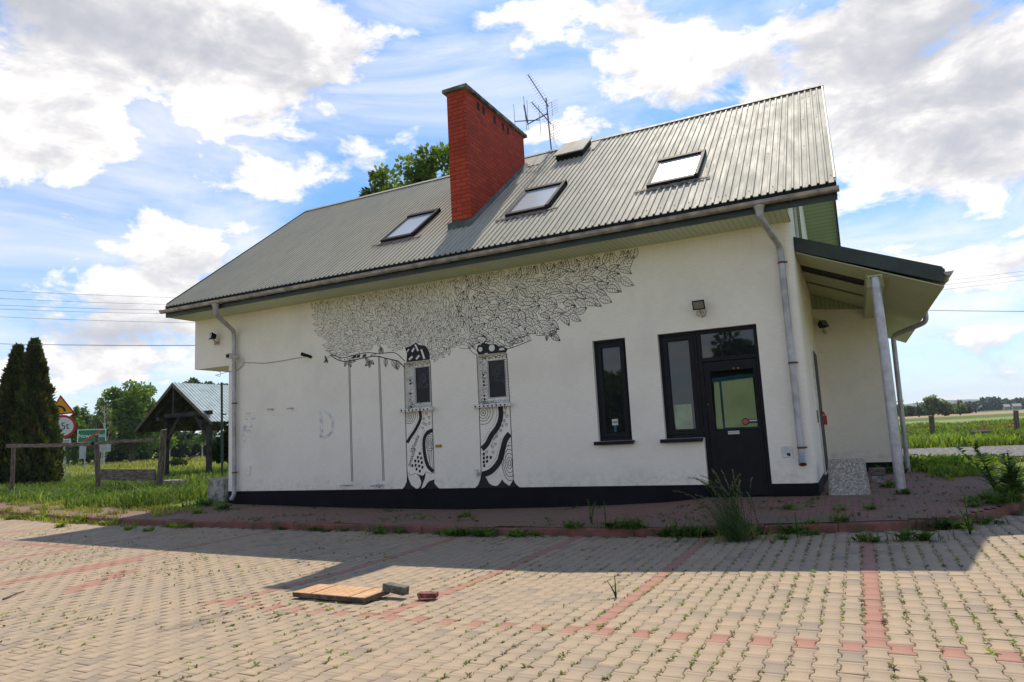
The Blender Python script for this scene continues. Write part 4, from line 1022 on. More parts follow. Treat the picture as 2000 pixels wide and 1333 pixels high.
# ------------------------------------------------------------------ porch on the right
def slab(mb, x0, x1, y0, y1, zt, th, mi=0):      # roof slab sloping down to +x
    f = lambda x: zt(x)
    mb.add([(x0,y0,f(x0)-th),(x1,y0,f(x1)-th),(x1,y1,f(x1)-th),(x0,y1,f(x0)-th),(x0,y0,f(x0)),(x1,y0,f(x1)),(x1,y1,f(x1)),(x0,y1,f(x0))],
           [(3,2,1,0),(4,5,6,7),(0,1,5,4),(1,2,6,5),(2,3,7,6),(3,0,4,7)], mi)
zt = lambda x: 4.91-.405*(x+.67)
pr = MB(); slab(pr, -.69, 1.60, 13.52, 23.6, zt, .06); pr.build('porch_roof', m_fascia, B)
for _y, _x in ((13.49, -.695), (23.6, -.69)):
    pr = MB(); slab(pr, _x, 1.57, _y, _y+.03, lambda x: zt(x)+.02, .27); pr.build('porch_fascia', m_fascia, B)
pr = MB(); zc = lambda x: 4.655-.427*(x+.68)
for ya, yb, x0, x1 in ((13.52,14.66,-.69,.42), (15.42,16.50,-.69,.42), (16.76,18.35,-.69,.42), (13.52,13.95,.42,.70), (13.52,23.6,.70,1.56), (18.35,23.6,-.69,.70)):
    slab(pr, x0, x1, ya, yb, zc, .02)
pr.build('porch_ceiling', m_porchceil, B)
pr = MB(); slab(pr, -.69, .42, 14.64, 15.44, lambda x: zc(x)+.04, .02); pr.build('ceiling_gap', m_dark, B); pr = MB(); slab(pr, -.69, .42, 16.48, 16.78, lambda x: zc(x)+.04, .02); pr.build('ceiling_gap', m_dark, B)
pr = MB(); pr.box(.42, .70, 13.95, 18.45, 3.90, 4.2); pr.build('porch_beam', m_porchceil, B)
pr = MB(); pr.add([(-.69,18.36,4.25), (.45,18.36,4.12), (.45,18.36,4.2), (-.69,18.36,4.66)], [(0,1,2,3)]); pr.build('porch_boards', m_porchpanel, B)
pr = MB(); pr.tube([(.545,13.46,.10), (.545,13.46,3.98)], .080, 20); post = pr.build('porch_post', m_steel, B, smooth=True)
pr = MB(); pr.box(.43, .66, 13.37, 13.55, 3.985, 4.01); pr.box(.44, .455, 13.37, 13.39, 3.94, 3.985); pr.box(.635, .65, 13.37, 13.39, 3.94, 3.985); pr.build('post_head', m_porchceil, post)
pr = MB(); pr.quad((XR,18.45,.5), (.87,18.45,.5), (.87,18.45,4.3), (XR,18.45,4.6)); pr.quad((.87,18.45,.5), (.87,23.4,.5), (.87,23.4,4.3), (.87,18.45,4.3)); pr.build('vestibule_wall', m_wall, B)
pr = MB(); pr.box(XR, .862, 18.458, 23.3, -.2, .5); pr.build('vestibule_plinth', m_black, B)
gutter('porch_gutter', (1.645, 13.50, 3.93), (1.645, 23.7, 3.93), r=.07)
dp = pipe([(1.645,18.0,3.90), (1.645,18.0,3.62), (.97,18.38,3.42), (.93,18.38,.20)], .055)
dp.name = 'porch_downpipe'
# side door in the gable wall with its frame and red latch
pr = MB(); pr.box(XR-.02, XR+.035, 15.5, 17.1, .45, 3.1, 0); pr.box(XR+.035, XR+.04, 15.58, 17.02, .5, 3.0, 1); sdoor = pr.build('side_door', [m_white, m_frame], B)
pr = MB(); pr.tube([(XR+.04,15.75,1.72), (XR+.10,15.75,1.70), (XR+.11,15.85,1.66)], .018, 8); pr.box(XR+.08, XR+.15, 15.80, 15.86, 1.45, 1.64); pr.build('door_handle', m_red, sdoor, smooth=True)
pr = MB(); pr.box(XR+.001, XR+.02, 15.1, 15.3, 1.5, 1.75); pr.build('wall_repair', m_concrete, B)

# ------------------------------------------------------------------ fittings standing on the wall: lamps, cameras
def floodlight(x, z, y=13.0, label='', aim=0., back=False, wires=True, tilt=35, grp=None):
    t = empty('floodlight', (x, y, z), label, 'floodlight', grp)
    Mx = Matrix.Translation((x, y-.16, z)) @ Matrix.Rotation(aim, 4, 'Z') @ Matrix.Rotation(R(-tilt), 4, 'X')
    def tb(x0, x1, y0, y1, z0, z1, taper=1.):
        q = [(x0,y0,z0),(x1,y0,z0),(x1*taper,y1,z0*taper),(x0*taper,y1,z0*taper),(x0,y0,z1),(x1,y0,z1),(x1*taper,y1,z1*taper),(x0*taper,y1,z1*taper)]
        return [tuple(Mx @ Vector(p)) for p in q]
    F = [(3,2,1,0),(4,5,6,7),(0,1,5,4),(1,2,6,5),(2,3,7,6),(3,0,4,7)]
    m1 = MB(); m1.add(tb(-.105,.105,-.05,.07,-.08,.08,.7), F); m1.add(tb(-.112,.112,-.062,-.048,-.088,.088), F); b = m1.build('housing', m_dark, t)
    m1 = MB(); m1.add(tb(-.09,.09,-.066,-.060,-.066,.066), F); m1.build('lamp_glass', mat('lamp_glass', (.14, .15, .12), .12, spec=.7), t)
    m1 = MB(); m1.tube([(x,y-.16,z-.06), (x,y-.10,z-.13), (x,y,z-.14)], .014, 8); m1.tube([(x+.02,y-.02,z-.15), (x+.02,y-.09,z-.17)], .035, 10); m1.tube([(x+.03,y-.09,z-.17), (x+.04,y-.12,z-.22)], .028, 10); m1.build('sensor_arm', m_beige, t, smooth=True)
    if wires:
        m1 = MB(); m1.tube([(x+.05,y-.03,z-.05), (x+.10,y-.04,z-.12), (x+.06,y-.03,z-.22), (x,y-.02,z-.18)], .005, 5); m1.tube([(x-.05,y-.05,z-.10), (x-.09,y-.04,z-.17), (x-.03,y-.03,z-.20)], .005, 5); m1.build('cable', m_wire, t)
    return t
floodlight(-15.14, 4.58, label='small black floodlight on the wall, left of the left downpipe', aim=R(-25), tilt=10)
floodlight(-2.385, 3.79, label='black floodlight on the wall just above the black entrance door', tilt=-20)
floodlight(-.50, 3.84, y=18.45, label='small black floodlight under the porch roof at the right end', aim=R(50), tilt=25, wires=False)
t = empty('security_camera', (-14.30, 13, 3.9), 'white security camera on a bracket beside the left downpipe', 'camera')
mb = MB(); mb.box(-14.40,-14.26,12.62,12.88,3.90,4.01); mb.box(-14.42,-14.24,12.58,12.90,4.01,4.025); mb.build('housing', m_white, t, bevel=.01)
mb = MB(); mb.box(-14.385,-14.275,12.610,12.619,3.915,3.995); mb.build('lens_window', m_dark, t)
mb = MB(); mb.tube([(-14.32,12.78,3.90), (-14.28,12.86,3.82), (-14.19,12.99,3.80)], .018, 8); mb.box(-14.22,-14.15,12.97,12.999,3.72,3.90); mb.build('bracket', m_white, t, smooth=True)
t = empty('wall_spotlight', (-11.91, 13, 3.77), 'small dark spotlight sticking out of the wall left of the painted leaves', 'lamp')
mb = MB(); mb.tube([(-11.88,13.0,3.72), (-11.90,12.93,3.75)], .035, 10); mb.tube([(-11.90,12.93,3.75), (-12.0,12.78,3.80)], [.035,.045], 12); mb.build('housing', m_dark, t, smooth=True)
mb = MB(); mb.tube([(-14.18,12.985,3.80), (-13.4,12.985,3.71), (-12.8,12.985,3.72), (-11.90,12.985,3.76)], .006, 5); tag(mb.build('wall_cable', mat('grey_cable', (.22,.20,.18), .7)), 'thin grey cable running along the white wall between camera and spotlight', 'cable')
mb = MB(); mb.tube([(-14.2,12.985,3.72), (-14.35,12.97,3.62), (-14.72,12.97,3.60), (-15.2,12.98,3.55), (-15.4,13.3,3.55), (-15.6,13.5,3.70), (-15.8,13.4,3.77)], .006, 5); tag(mb.build('wall_cable', m_wire), 'loose dark cable sagging under the jutting upper floor at the left corner', 'cable')

# ------------------------------------------------------------------ television aerial on the ridge
A = empty('television_aerial', (-7.06, 17.7, 9.4), 'grey metal television aerial with two toothed booms on the roof ridge', 'aerial')
m_aer = mat('aerial_metal', (.10, .09, .09), .5, metal=.5)
mb = MB(); mb.tube([(-7.05,17.7,9.3), (-7.13,17.7,11.25)], .020, 8); mb.build('mast', m_aer, A)
def yagi(p0, p1, n, l0, l1, name='boom'):
    p0, p1 = Vector(p0), Vector(p1); mb = MB(); mb.tube([p0, p1], .014, 6)
    el = Vector((.93, -.30, .05)).normalized()
    for i in range(n):
        t = i/(n-1); p = p0.lerp(p1, t); L = l0+(l1-l0)*t; mb.tube([p-el*L/2, p+el*L/2], .0045, 4)
    return mb.build(name, m_aer, A)
yagi((-7.09,17.75,11.0), (-7.40,17.1,11.78), 14, .34, .22)
yagi((-7.04,17.75,10.45), (-7.38,17.2,10.98), 12, .34, .22)
for zc_ in (11.15, 10.92, 10.45, 10.20):
    mb = MB(); el = Vector((.93, -.30, .05)).normalized()
    for k in range(3):
        p = Vector((-7.02, 17.85, zc_-.07*k)); mb.tube([p-el*.22, p+el*.22], .0045, 4)
    mb.tube([(-7.02,17.85,zc_+.03), (-7.02,17.85,zc_-.18)], .006, 4); mb.build('reflector', m_aer, A)
mb = MB(); mb.tube([(-7.10,17.7,10.78), (-7.78,17.7,10.60)], .016, 6); mb.tube([(-8.02,17.35,10.62), (-7.45,17.9,10.74)], .014, 6)
mb.tube([(-8.02,17.35,11.15), (-8.0,17.35,9.97)], .007, 4); mb.tube([(-7.80,17.6,11.45), (-7.76,17.6,10.4), (-7.70,17.6,10.38), (-7.70,17.6,11.3)], .008, 4); mb.tube([(-7.46,17.9,11.2), (-7.44,17.9,10.2)], .007, 4)
mb.tube([(-7.78,17.55,11.15), (-7.74,17.65,10.62)], .022, 6); mb.build('dipole', m_aer, A)
mb = MB(); mb.tube([(-7.08,17.7,10.2), (-6.78,17.6,9.46)], .004, 4); mb.build('stay_wire', m_wire, A)

# ------------------------------------------------------------------ vegetation builders
def cards(P, D, S, asp, rng, fold=.25, flat=None):
    """leaf cards: P base points, D axes, S lengths -> 4-vertex folded leaves"""
    n = len(P); D = D/np.linalg.norm(D, axis=1, keepdims=True)
    rnd = rng.normal(size=(n, 3)) if flat is None else flat+rng.normal(size=(n, 3))*.35
    side = np.cross(D, rnd); side /= np.linalg.norm(side, axis=1, keepdims=True)+1e-9; nr = np.cross(D, side)
    S = S[:, None]; w = S*asp
    v = np.stack([P, P+D*S*.5+side*w*.5+nr*S*fold*.3, P+D*S, P+D*S*.5-side*w*.5+nr*S*fold*.3], 1).reshape(-1, 3)
    return v, np.arange(n*4).reshape(n, 4)
def crown_pts(center, rad, nclump, nleaf, rng, clr=.34, squash=1., gap=.0):
    c = np.array(center); r = np.array(rad)
    u = rng.normal(size=(nclump, 3)); u /= np.linalg.norm(u, axis=1, keepdims=True)
    q = rng.random(nclump)**.45; cl = c+u*q[:, None]*r*.86; cr_ = (rng.random(nclump)*.6+.6)*clr*r.mean()
    idx = rng.integers(0, nclump, nleaf); d = rng.normal(size=(nleaf, 3)); d /= np.linalg.norm(d, axis=1, keepdims=True)
    P = cl[idx]+d*cr_[idx][:, None]*(rng.random(nleaf)**.33)[:, None]*np.array([1, 1, .75*squash])
    return P, d, cl
def tree(name, label, cat, base, h, rad, m, nleaf, leaf, seed, group=None, trunk_h=None, tr=.16, nclump=26, bark=m_bark, droop=.0, shape=1., trunk_lean=0, clr=.34, kids=True):
    rng = np.random.default_rng(seed); t = empty(name, base, label, cat, group); bx, by, bz = base
    th = trunk_h if trunk_h is not None else h*.35; rz = (h-th)/2
    cen = (bx, by, bz+th+rz); P, d, cl = crown_pts(cen, (rad, rad, rz), nclump, nleaf, rng, clr)
    if shape != 1.:                              # taper towards the top
        k = np.clip((P[:, 2]-(bz+th))/(2*rz), 0, 1); sc = 1-(k**1.2)*shape; P[:, 0] = bx+(P[:, 0]-bx)*sc; P[:, 1] = by+(P[:, 1]-by)*sc
    D = d*.7+rng.normal(size=d.shape)*.5; D[:, 2] -= droop
    v, f = cards(P, D, leaf*(.6+.8*rng.random(len(P))), .62, rng)
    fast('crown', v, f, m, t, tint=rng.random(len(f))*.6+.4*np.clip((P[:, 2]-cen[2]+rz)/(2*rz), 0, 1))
    mb = MB(); top = (bx+trunk_lean, by, bz+th+rz*1.1)
    mb.tube([(bx,by,bz-.2), (bx+trunk_lean*.3,by,bz+th*.6), (bx+trunk_lean*.6,by,bz+th), top], [tr*1.15, tr*.9, tr*.7, tr*.2], 8)
    for q in cl[:12]:
        s = Vector((bx+trunk_lean*.5, by, bz+th*rng.uniform(.7, 1.3))); e = Vector(q); mid = s.lerp(e, .5)+Vector((0, 0, .12*h*.3)); mb.tube([s, mid, e], [tr*.45, tr*.28, tr*.08], 5)
    mb.build('trunk', bark, t, smooth=True); return t
def blades(P, H, Wd, rng, lean=.35, wind=(0, 0)):
    """curved grass blades, 2 quads each"""
    n = len(P); a = rng.random(n)*2*np.pi; dx = np.stack([np.cos(a), np.sin(a), np.zeros(n)], 1)
    L = (rng.random(n)*lean)[:, None]*H[:, None]; ld = rng.normal(size=(n, 2)); ld /= np.linalg.norm(ld, axis=1, keepdims=True); ld = np.concatenate([ld+np.array(wind), np.zeros((n, 1))], 1)
    up = np.array([0, 0, 1.]); w = Wd[:, None]*dx*.5
    p0 = P; p1 = P+up*H[:, None]*.58+ld*L*.35; p2 = P+up*H[:, None]*.95+ld*L*1.1
    v = np.stack([p0-w, p0+w, p1-w*.8, p1+w*.8, p2-w*.15, p2+w*.15], 1).reshape(-1, 3)
    b = np.arange(n)*6; f = np.concatenate([np.stack([b, b+1, b+3, b+2], 1), np.stack([b+2, b+3, b+5, b+4], 1)])
    return v, f
def rosette(x, y, z, r, n, rng, up=.6, asp=.34, lobes=False):
    """broad curved weed leaves from one root"""
    V = []; F = []
    for i in range(n):
        a = rng.random()*2*np.pi; L = r*(.55+.6*rng.random()); e = up*(.5+.8*rng.random()); w = L*asp*.5
        d = np.array([math.cos(a), math.sin(a), 0]); s = np.array([-d[1], d[0], 0]); k = len(V); pr = (.15, .55, 1., .8, .12)
        for j, wj in enumerate(pr):
            t = j/4; p = np.array([x, y, z])+d*L*t*math.cos(e*.5)+np.array([0, 0, L*(math.sin(e)*t*1.25-.55*t*t*math.sin(e))]); wj *= (1.25 if (lobes and j % 2) else 1.)
            V += [p-s*w*wj, p+s*w*wj]
        F += [(k+2*j, k+2*j+1, k+2*j+3, k+2*j+2) for j in range(4)]
    return V, F
def gfind(px, py, zf):
    z = 0.
    for _ in range(6):
        d = ray(px, py); t = (z-CAMZ)/d.z; x, y = d.x*t, d.y*t; z = zf(x, y)
    return x, y, z
def allz(x, y):
    if (y < kerb_y(x)) if x < 2 else False: return gz(x, y)
    if x > 2.7 and y < 20: return gz(x, y)
    if x < -14.7: return side_z(x, y) if y < kerb_y(x)+1.4 else terr(x, y)
    if y < 20: return side_z(x, y)
    return .31

# ------------------------------------------------------------------ conifers on the left
def thuja(base, h, r, seed, label, n=17000, lean=0.):
    rng = np.random.default_rng(seed); t = empty('thuja', base, label, 'conifer', 'thujas behind the wooden fence'); bx, by, bz = base
    k = rng.random(n)**.85; a = rng.random(n)*2*np.pi
    prof = lambda k: np.clip((1-k)**.72, 0, 1)*(1-.25*(1-np.clip(k/.12, 0, 1)))
    lump = 1+.13*np.sin(a*3+k*5+seed)+.13*np.sin(a*7+k*17+seed*2)+.10*np.sin(k*45+a*4)+.06*np.sin(a*13+k*31); rr = r*prof(k)*lump*(.82+.2*rng.random(n))
    P = np.stack([bx+rr*np.cos(a)+lean*k, by+rr*np.sin(a), bz+h*k*.985], 1)
    D = np.stack([np.cos(a)*.5, np.sin(a)*.5, np.ones(n)*1.1], 1)+rng.normal(size=(n, 3))*.38
    v, f = cards(P, D, .12+.17*rng.random(n)**2, .45, rng); fast('crown', v, f, [m_thuja, m_thujab], t, tint=rng.random(n)*.8+.15, mi=((np.sin(a*5+k*23+seed)+np.sin(a*2-k*9)+rng.normal(0, .5, n)) > 1.15).astype(int))
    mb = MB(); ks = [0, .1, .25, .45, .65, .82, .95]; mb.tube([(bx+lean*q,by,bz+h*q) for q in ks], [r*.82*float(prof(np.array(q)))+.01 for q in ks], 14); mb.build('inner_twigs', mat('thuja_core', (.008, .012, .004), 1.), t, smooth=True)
    mb = MB(); mb.tube([(bx,by,bz-.1), (bx,by,bz+.6)], .12, 8); mb.build('trunk', m_bark, t)
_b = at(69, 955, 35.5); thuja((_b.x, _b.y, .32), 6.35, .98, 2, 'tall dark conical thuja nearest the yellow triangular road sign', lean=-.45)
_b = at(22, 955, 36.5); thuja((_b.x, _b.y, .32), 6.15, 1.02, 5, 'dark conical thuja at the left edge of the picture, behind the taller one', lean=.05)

# ------------------------------------------------------------------ trees beyond the meadow, left
ORD = ['leftmost', 'second', 'third', 'fourth', 'fifth', 'sixth', 'seventh', 'eighth', 'ninth', 'tenth', 'eleventh', 'twelfth']
def nth(i, n, what): return (ORD[0]+' of '+what) if i == 0 else ('rightmost of '+what) if i == n-1 else ORD[i]+' from the left of '+what
def ft(px, pytop, pybase, dist, wpx, m, seed, label, nleaf=3600, name='meadow_tree', **kw):
    b = at(px, pybase, dist); top = at(px, pytop, dist).z; z0 = .3
    return tree(name, label, 'tree', (b.x, b.y, z0), top-z0, wpx/FPX*dist*.5*1.06, m, nleaf, kw.pop('leaf', .42), seed, 'trees beyond the meadow on the left', **kw)
ft(257, 737, 885, 105, 116, m_oak, 21, 'big round bright green tree beyond the meadow, left of the open timber shelter', 17000, leaf=.40, nclump=90, trunk_h=1.2, tr=.4, clr=.22)
ft(197, 783, 886, 98, 60, m_birchl, 22, 'slender pale tree just left of the big round tree', 3600, shape=.75, bark=m_birch, trunk_h=.3, tr=.10, leaf=.34, clr=.24, nclump=60)
ft(163, 780, 886, 112, 52, m_birchl, 23, 'pale drooping birch right behind the triangular road sign', 4200, shape=.65, droop=.8, leaf=.36, trunk_h=.3, tr=.12, clr=.22, nclump=70)
ft(146, 790, 886, 106, 50, m_oak, 24, 'narrow pointed tree between thuja and birch', 4000, shape=.75, leaf=.36, trunk_h=.2, clr=.24, nclump=60)
for i, (px, pt, w_, mm, dd) in enumerate(((132,826,46,m_oakd,118),(174,832,44,m_oakd,116),(186,842,40,m_oak,112),(216,834,50,m_oakd,119),(238,846,44,m_oakd,110),(268,842,50,m_oakd,112),(292,832,44,m_oakd,118),(318,838,48,m_oakd,120),(345,846,46,m_oakd,114),(372,842,50,m_oakd,118),(402,838,52,m_oakd,121),(432,842,50,m_oakd,118))):
    ft(px, pt, 886, dd, w_, mm, 40+i, nth(i, 12, 'the low dark trees in the wood edge beyond the meadow'), 2200, leaf=.5, trunk_h=.1, name='wood_edge_tree', nclump=22)
for i, (px, pt) in enumerate(((372,743),(402,745),(440,750))):
    ft(px, pt, 886, 150, 34, m_oakd, 70+i, ('dark treetop peeking over the left end of the shelter roof', 'dark treetop peeking over the middle of the shelter roof', 'dark treetop peeking over the shelter roof next to the house corner')[i], 1500, leaf=.7, trunk_h=11, tr=.3, name='tall_tree')
# small birch trunks at the wood edge
for i, (px, pt) in enumerate(((331,845),(395,838))):
    b = at(px, 884, 96); tp = at(px, pt, 96)
    tree('young_birch', ('thin white-stemmed birch seen under the left half of the shelter', 'thin white-stemmed birch seen under the right half of the shelter')[i], 'tree', (b.x, b.y, .3), tp.z-.3, .9, m_oak, 500, .3, 80+i, 'young birches', trunk_h=1.5, tr=.09, bark=m_birch)
# bare pale tree in front of the round one
b = at(203, 884, 90); t = empty('bare_tree', (b.x, b.y, .3), 'thin pale almost leafless tree standing before the round green tree', 'tree'); rg = random.Random(4); mb = MB()
top = at(201, 792, 90); mb.tube([(b.x,b.y,.2), (b.x+.1,b.y,4), (top.x,b.y,top.z)], [.13,.09,.02], 6)
for i in range(26):
    z = rg.uniform(2.2, top.z-.6); a = rg.uniform(0, 6.28); L = rg.uniform(.5, 1.5)*(1-(z/top.z)*.5); mb.tube([(b.x,b.y,z), (b.x+L*.5*math.cos(a),b.y+L*.5*math.sin(a),z+L*.5), (b.x+L*math.cos(a)*.7,b.y+L*math.sin(a)*.7,z+L*1.1)], [.045,.03,.01], 4)
mb.build('trunk', m_birch, t)

# tree rising behind the roof
b = at(792, 500, 34)
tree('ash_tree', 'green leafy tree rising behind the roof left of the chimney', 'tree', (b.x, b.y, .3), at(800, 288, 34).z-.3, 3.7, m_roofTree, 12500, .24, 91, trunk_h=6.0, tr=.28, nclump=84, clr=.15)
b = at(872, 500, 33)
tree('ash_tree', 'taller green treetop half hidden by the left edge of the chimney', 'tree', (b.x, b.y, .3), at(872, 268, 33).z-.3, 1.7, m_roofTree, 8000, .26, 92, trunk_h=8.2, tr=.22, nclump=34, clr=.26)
# trees across the road behind the photographer, seen in the panes
tree('garden_tree', 'dark round tree mirrored in the pane above the entrance door', 'tree', (-6.3, -17, 0), 7.0, 1.7, m_oakd, 5000, .35, 95, trunk_h=1.0, tr=.2, nclump=30)
tree('garden_tree', 'green tree mirrored in the narrow black-framed window', 'tree', (-14.2, -18, 0), 5.4, 2.4, m_oak, 5000, .35, 96, trunk_h=1.4, tr=.2, nclump=24)
tree('garden_tree', 'low bush mirrored at the foot of the narrow black-framed window', 'bush', (-12.5, -17, 0), 2.6, 3.2, m_oakd, 3500, .3, 97, trunk_h=.1, tr=.1, nclump=20)

# ------------------------------------------------------------------ wooden fence on the left
F_ = empty('wooden_fence', (-24, 15, .3), 'weathered broken wooden rail fence in the grass in front of the thujas', 'fence')
rg = random.Random(8)
def post(x, z0, z1, w, lean, sub='post'):
    mb = MB(); n = 6; vs = []
    for i in range(n+1):
        t = i/n; z = z0+(z1-z0)*t; xx = x+lean*t+rg.uniform(-.012, .012); ww = w*(1-.12*t)*rg.uniform(.93, 1.07)
        for k in range(8): a = k*math.pi/4+.39; vs.append((xx+ww*math.cos(a)*.55, 15+ww*math.sin(a)*.55, z+(rg.uniform(-.02, .02) if i == n else 0)))
    mb.add(vs, [(i*8+k, i*8+(k+1) % 8, (i+1)*8+(k+1) % 8, (i+1)*8+k) for i in range(n) for k in range(8)]+[tuple(range(n*8, n*8+8))]); mb.build(sub, m_woodv, F_)
post(-28.15, .1, 2.16, .13, -.03); post(-23.05, .0, 2.28, .165, -.26); post(-20.06, .1, 2.30, .19, .16)
def rail(x0, z0, x1, z1, h, y=14.86, d=.05, bow=.0):
    mb = MB(); n = 10; vs = []
    for i in range(n+1):
        t = i/n; x = x0+(x1-x0)*t; z = z0+(z1-z0)*t-bow*math.sin(math.pi*t)+rg.uniform(-.008, .008); hh = h*rg.uniform(.88, 1.1)
        vs += [(x,y,z-hh/2),(x,y,z+hh/2),(x,y+d,z+hh/2),(x,y+d,z-hh/2)]
    mb.add(vs, [(i*4+k, i*4+(k+1) % 4, (i+1)*4+(k+1) % 4, (i+1)*4+k) for i in range(n) for k in range(4)]+[(0,1,2,3), (n*4+3, n*4+2, n*4+1, n*4)]); mb.build('rail', m_wood, F_)
rail(-28.4, 2.12, -23.2, 2.0, .13, bow=.03); rail(-23.35, 2.0, -20.1, 1.98, .11, bow=-.02); rail(-28.4, .42, -23.0, .44, .12, bow=-.03); rail(-23.1, .50, -19.9, .44, .10)
mb = MB(); mb.prism([(-22.95,14.88,1.13), (-20.15,14.88,1.06), (-20.12,14.88,.70), (-22.80,14.88,.77), (-22.93,14.88,.86)], (0,.05,0)); mb.build('plank', m_wood, F_)

# ------------------------------------------------------------------ open timber shelter
S = empty('timber_shelter', (-27.6, 21.3, .36), 'open dark timber shelter with ribbed pale metal roof left of the house', 'shelter')
mb = MB(); xc, za, y0, y1 = -27.65, 4.64, 21.25, 26.2
for s in (-1, 1):
    xe = xc+s*2.55; ze = 2.60 if s < 0 else 2.74; nrib = 30
    V = []; prof = [(0,0),(.10,0),(.12,.03),(.16,.03),(.18,0)]; k = 0
    ys_ = []
    y = y0
    while y < y1:
        for a, b_ in prof: ys_.append((y+a, b_))
        y += .19
    Fq = []
    for yy, hh in ys_: V += [(xc, yy, za+hh+.05), (xe, yy, ze+hh+.05)]
    Fq = [(2*i, 2*i+1, 2*i+3, 2*i+2)[::s] for i in range(len(ys_)-1)]
    r_m = MB(); r_m.add(V, Fq); r_m.build('roof_sheet', m_shelterroof, S)
    r_m = MB(); r_m.add([(xc,y0+.03,za+.01), (xe,y0+.03,ze+.01), (xe,y1,ze+.01), (xc,y1,za+.01), (xc,y0+.03,za-.03), (xe,y0+.03,ze-.03), (xe,y1,ze-.03), (xc,y1,za-.03)], [(0,1,2,3),(7,6,5,4),(0,4,5,1),(1,5,6,2),(2,6,7,3)]); r_m.build('roof_boards', m_darkwood, S)
    r_m = MB(); r_m.prism([(xc,y0-.02,za+.05), (xe,y0-.02,ze+.05), (xe,y0-.02,ze-.10), (xc,y0-.02,za-.12)], (0,.045,0)); r_m.build('barge_board', m_wood, S)
    for yr in (21.6, 22.9, 24.4, 25.9): r_m = MB(); r_m.prism([(xc,yr,za-.03), (xe,yr,ze-.03), (xe,yr,ze-.16), (xc,yr,za-.19)], (0,.09,0)); r_m.build('rafter', m_darkwood, S)
    r_m = MB(); xp = -28.2 if s < 0 else -25.45; r_m.box(xp-.09, xp+.09, 20.95, 26.1, 2.98 if s < 0 else 2.70, 3.15 if s < 0 else 2.88); r_m.build('wall_plate_beam', m_darkwood, S)
mb = MB(); mb.box(-28.3, -25.35, 21.36, 21.52, 3.12, 3.30); mb.build('tie_beam', m_darkwood, S)
mb = MB(); mb.box(-28.3, -25.35, 25.0, 25.16, 3.12, 3.30); mb.build('tie_beam', m_darkwood, S)
for xp in (-28.2, -25.45):
    for yp_ in (21.42, 25.05):
        mb = MB(); mb.box(xp-.09, xp+.09, yp_-.09, yp_+.09, .2, 3.1 if xp < -26 else 2.85); mb.build('post', m_darkwood, S, bevel=.01)
        s = 1 if xp < -26 else -1
        mb = MB(); mb.prism([(xp+s*.05,yp_-.05,2.15), (xp+s*.20,yp_-.05,2.15), (xp+s*.98,yp_-.05,3.16), (xp+s*.80,yp_-.05,3.16)], (0,.1,0)); mb.build('brace', m_darkwood, S)
mb = MB(); mb.box(-27.7, -27.6, 21.3, 21.44, 3.3, 4.5); mb.build('king_post', m_darkwood, S)
# green pole, dark bush behind
mb = MB(); mb.tube([(-23.0,20,.2), (-23.05,20,4.28)], .045, 8); mb.box(-23.0,-22.8,19.98,20.02,2.95,3.0); tag(mb.build('metal_pole', mat('pole_green', (.015, .05, .03), .5)), 'thin dark green metal pole between the timber shelter and the house', 'pole')
tree('garden_bush', 'dark bush behind the timber shelter next to the house', 'bush', (-27.4, 24.6, .36), 2.5, 1.3, m_oakd, 3500, .17, 101, trunk_h=.1, tr=.05, nclump=26)
tree('garden_bush', 'dark bush right beside the house corner at the end of the shelter', 'bush', (-25.3, 23.6, .36), 2.3, 1.2, m_oakd, 3000, .17, 102, trunk_h=.1, tr=.05, nclump=22)
# leaning cut sapling on the road side
b = gfind(352, 915, lambda x, y: .37); e = at(388, 888, math.hypot(b[0], b[1])*1.0)
t = empty('fallen_sapling', b, 'small leafy sapling lying tilted on the grass by the road under the shelter', 'sapling')
mb = MB(); mb.tube([(b[0],b[1],b[2]+.35), (e.x,e.y,e.z)], [.04,.06], 6); mb.build('stem', m_bark, t)
rng = np.random.default_rng(7); P, d, cl = crown_pts((b[0]-.1,b[1],b[2]+.42), (.75,.5,.40), 9, 900, rng); v, f = cards(P, d, .16+.1*rng.random(900), .4, rng); fast('crown', v, f, m_oakd, t, tint=rng.random(900))

# ------------------------------------------------------------------ road signs
def facing(x, y): return -math.atan2(x, y)
def LMB(): m = MB(); m.local = True; return m
T = empty('road_sign', (-35.5, 21.4, .36), 'yellow triangular bend sign over a round red-rimmed 5t weight limit sign on one leaning post', 'road sign', rz=facing(-35.5, 21.4)); T.rotation_euler = (0, -R(5.), facing(-35.5, 21.4))
mb = LMB(); mb.tube([(0,.04,0), (0,.04,4.1)], .035, 8); mb.build('post', m_signgrey, T)
def tri(mb, z0, h, w, y, mi): mb.prism([(-w/2,y,z0), (w/2,y,z0), (0,y,z0+h)], (0,.012,0), mi)
mb = LMB(); tri(mb, 3.36, 1.0, 1.15, 0, 0); o = mb.build('warning_triangle', m_signred, T)
mb = LMB(); tri(mb, 3.43, .80, .90, -.013, 0); mb.build('triangle_face', m_orange, o)
def lrib(mb, pts, wd, y):
    n = len(pts); L = []; Q = []
    for i in range(n):
        a = pts[max(i-1, 0)]; b = pts[min(i+1, n-1)]; dx, dz = b[0]-a[0], b[1]-a[1]; l = math.hypot(dx, dz); L.append((pts[i][0]-dz/l*wd/2, y, pts[i][1]+dx/l*wd/2)); Q.append((pts[i][0]+dz/l*wd/2, y, pts[i][1]-dx/l*wd/2))
    mb.add(L+Q, [(i, n+i, n+i+1, i+1) for i in range(n-1)])
mb = LMB(); lrib(mb, [(.13,3.50), (.12,3.62), (.05,3.72), (-.05,3.78), (-.16,3.80)], .09, -.026); mb.build('bend_symbol', m_signblack, o)
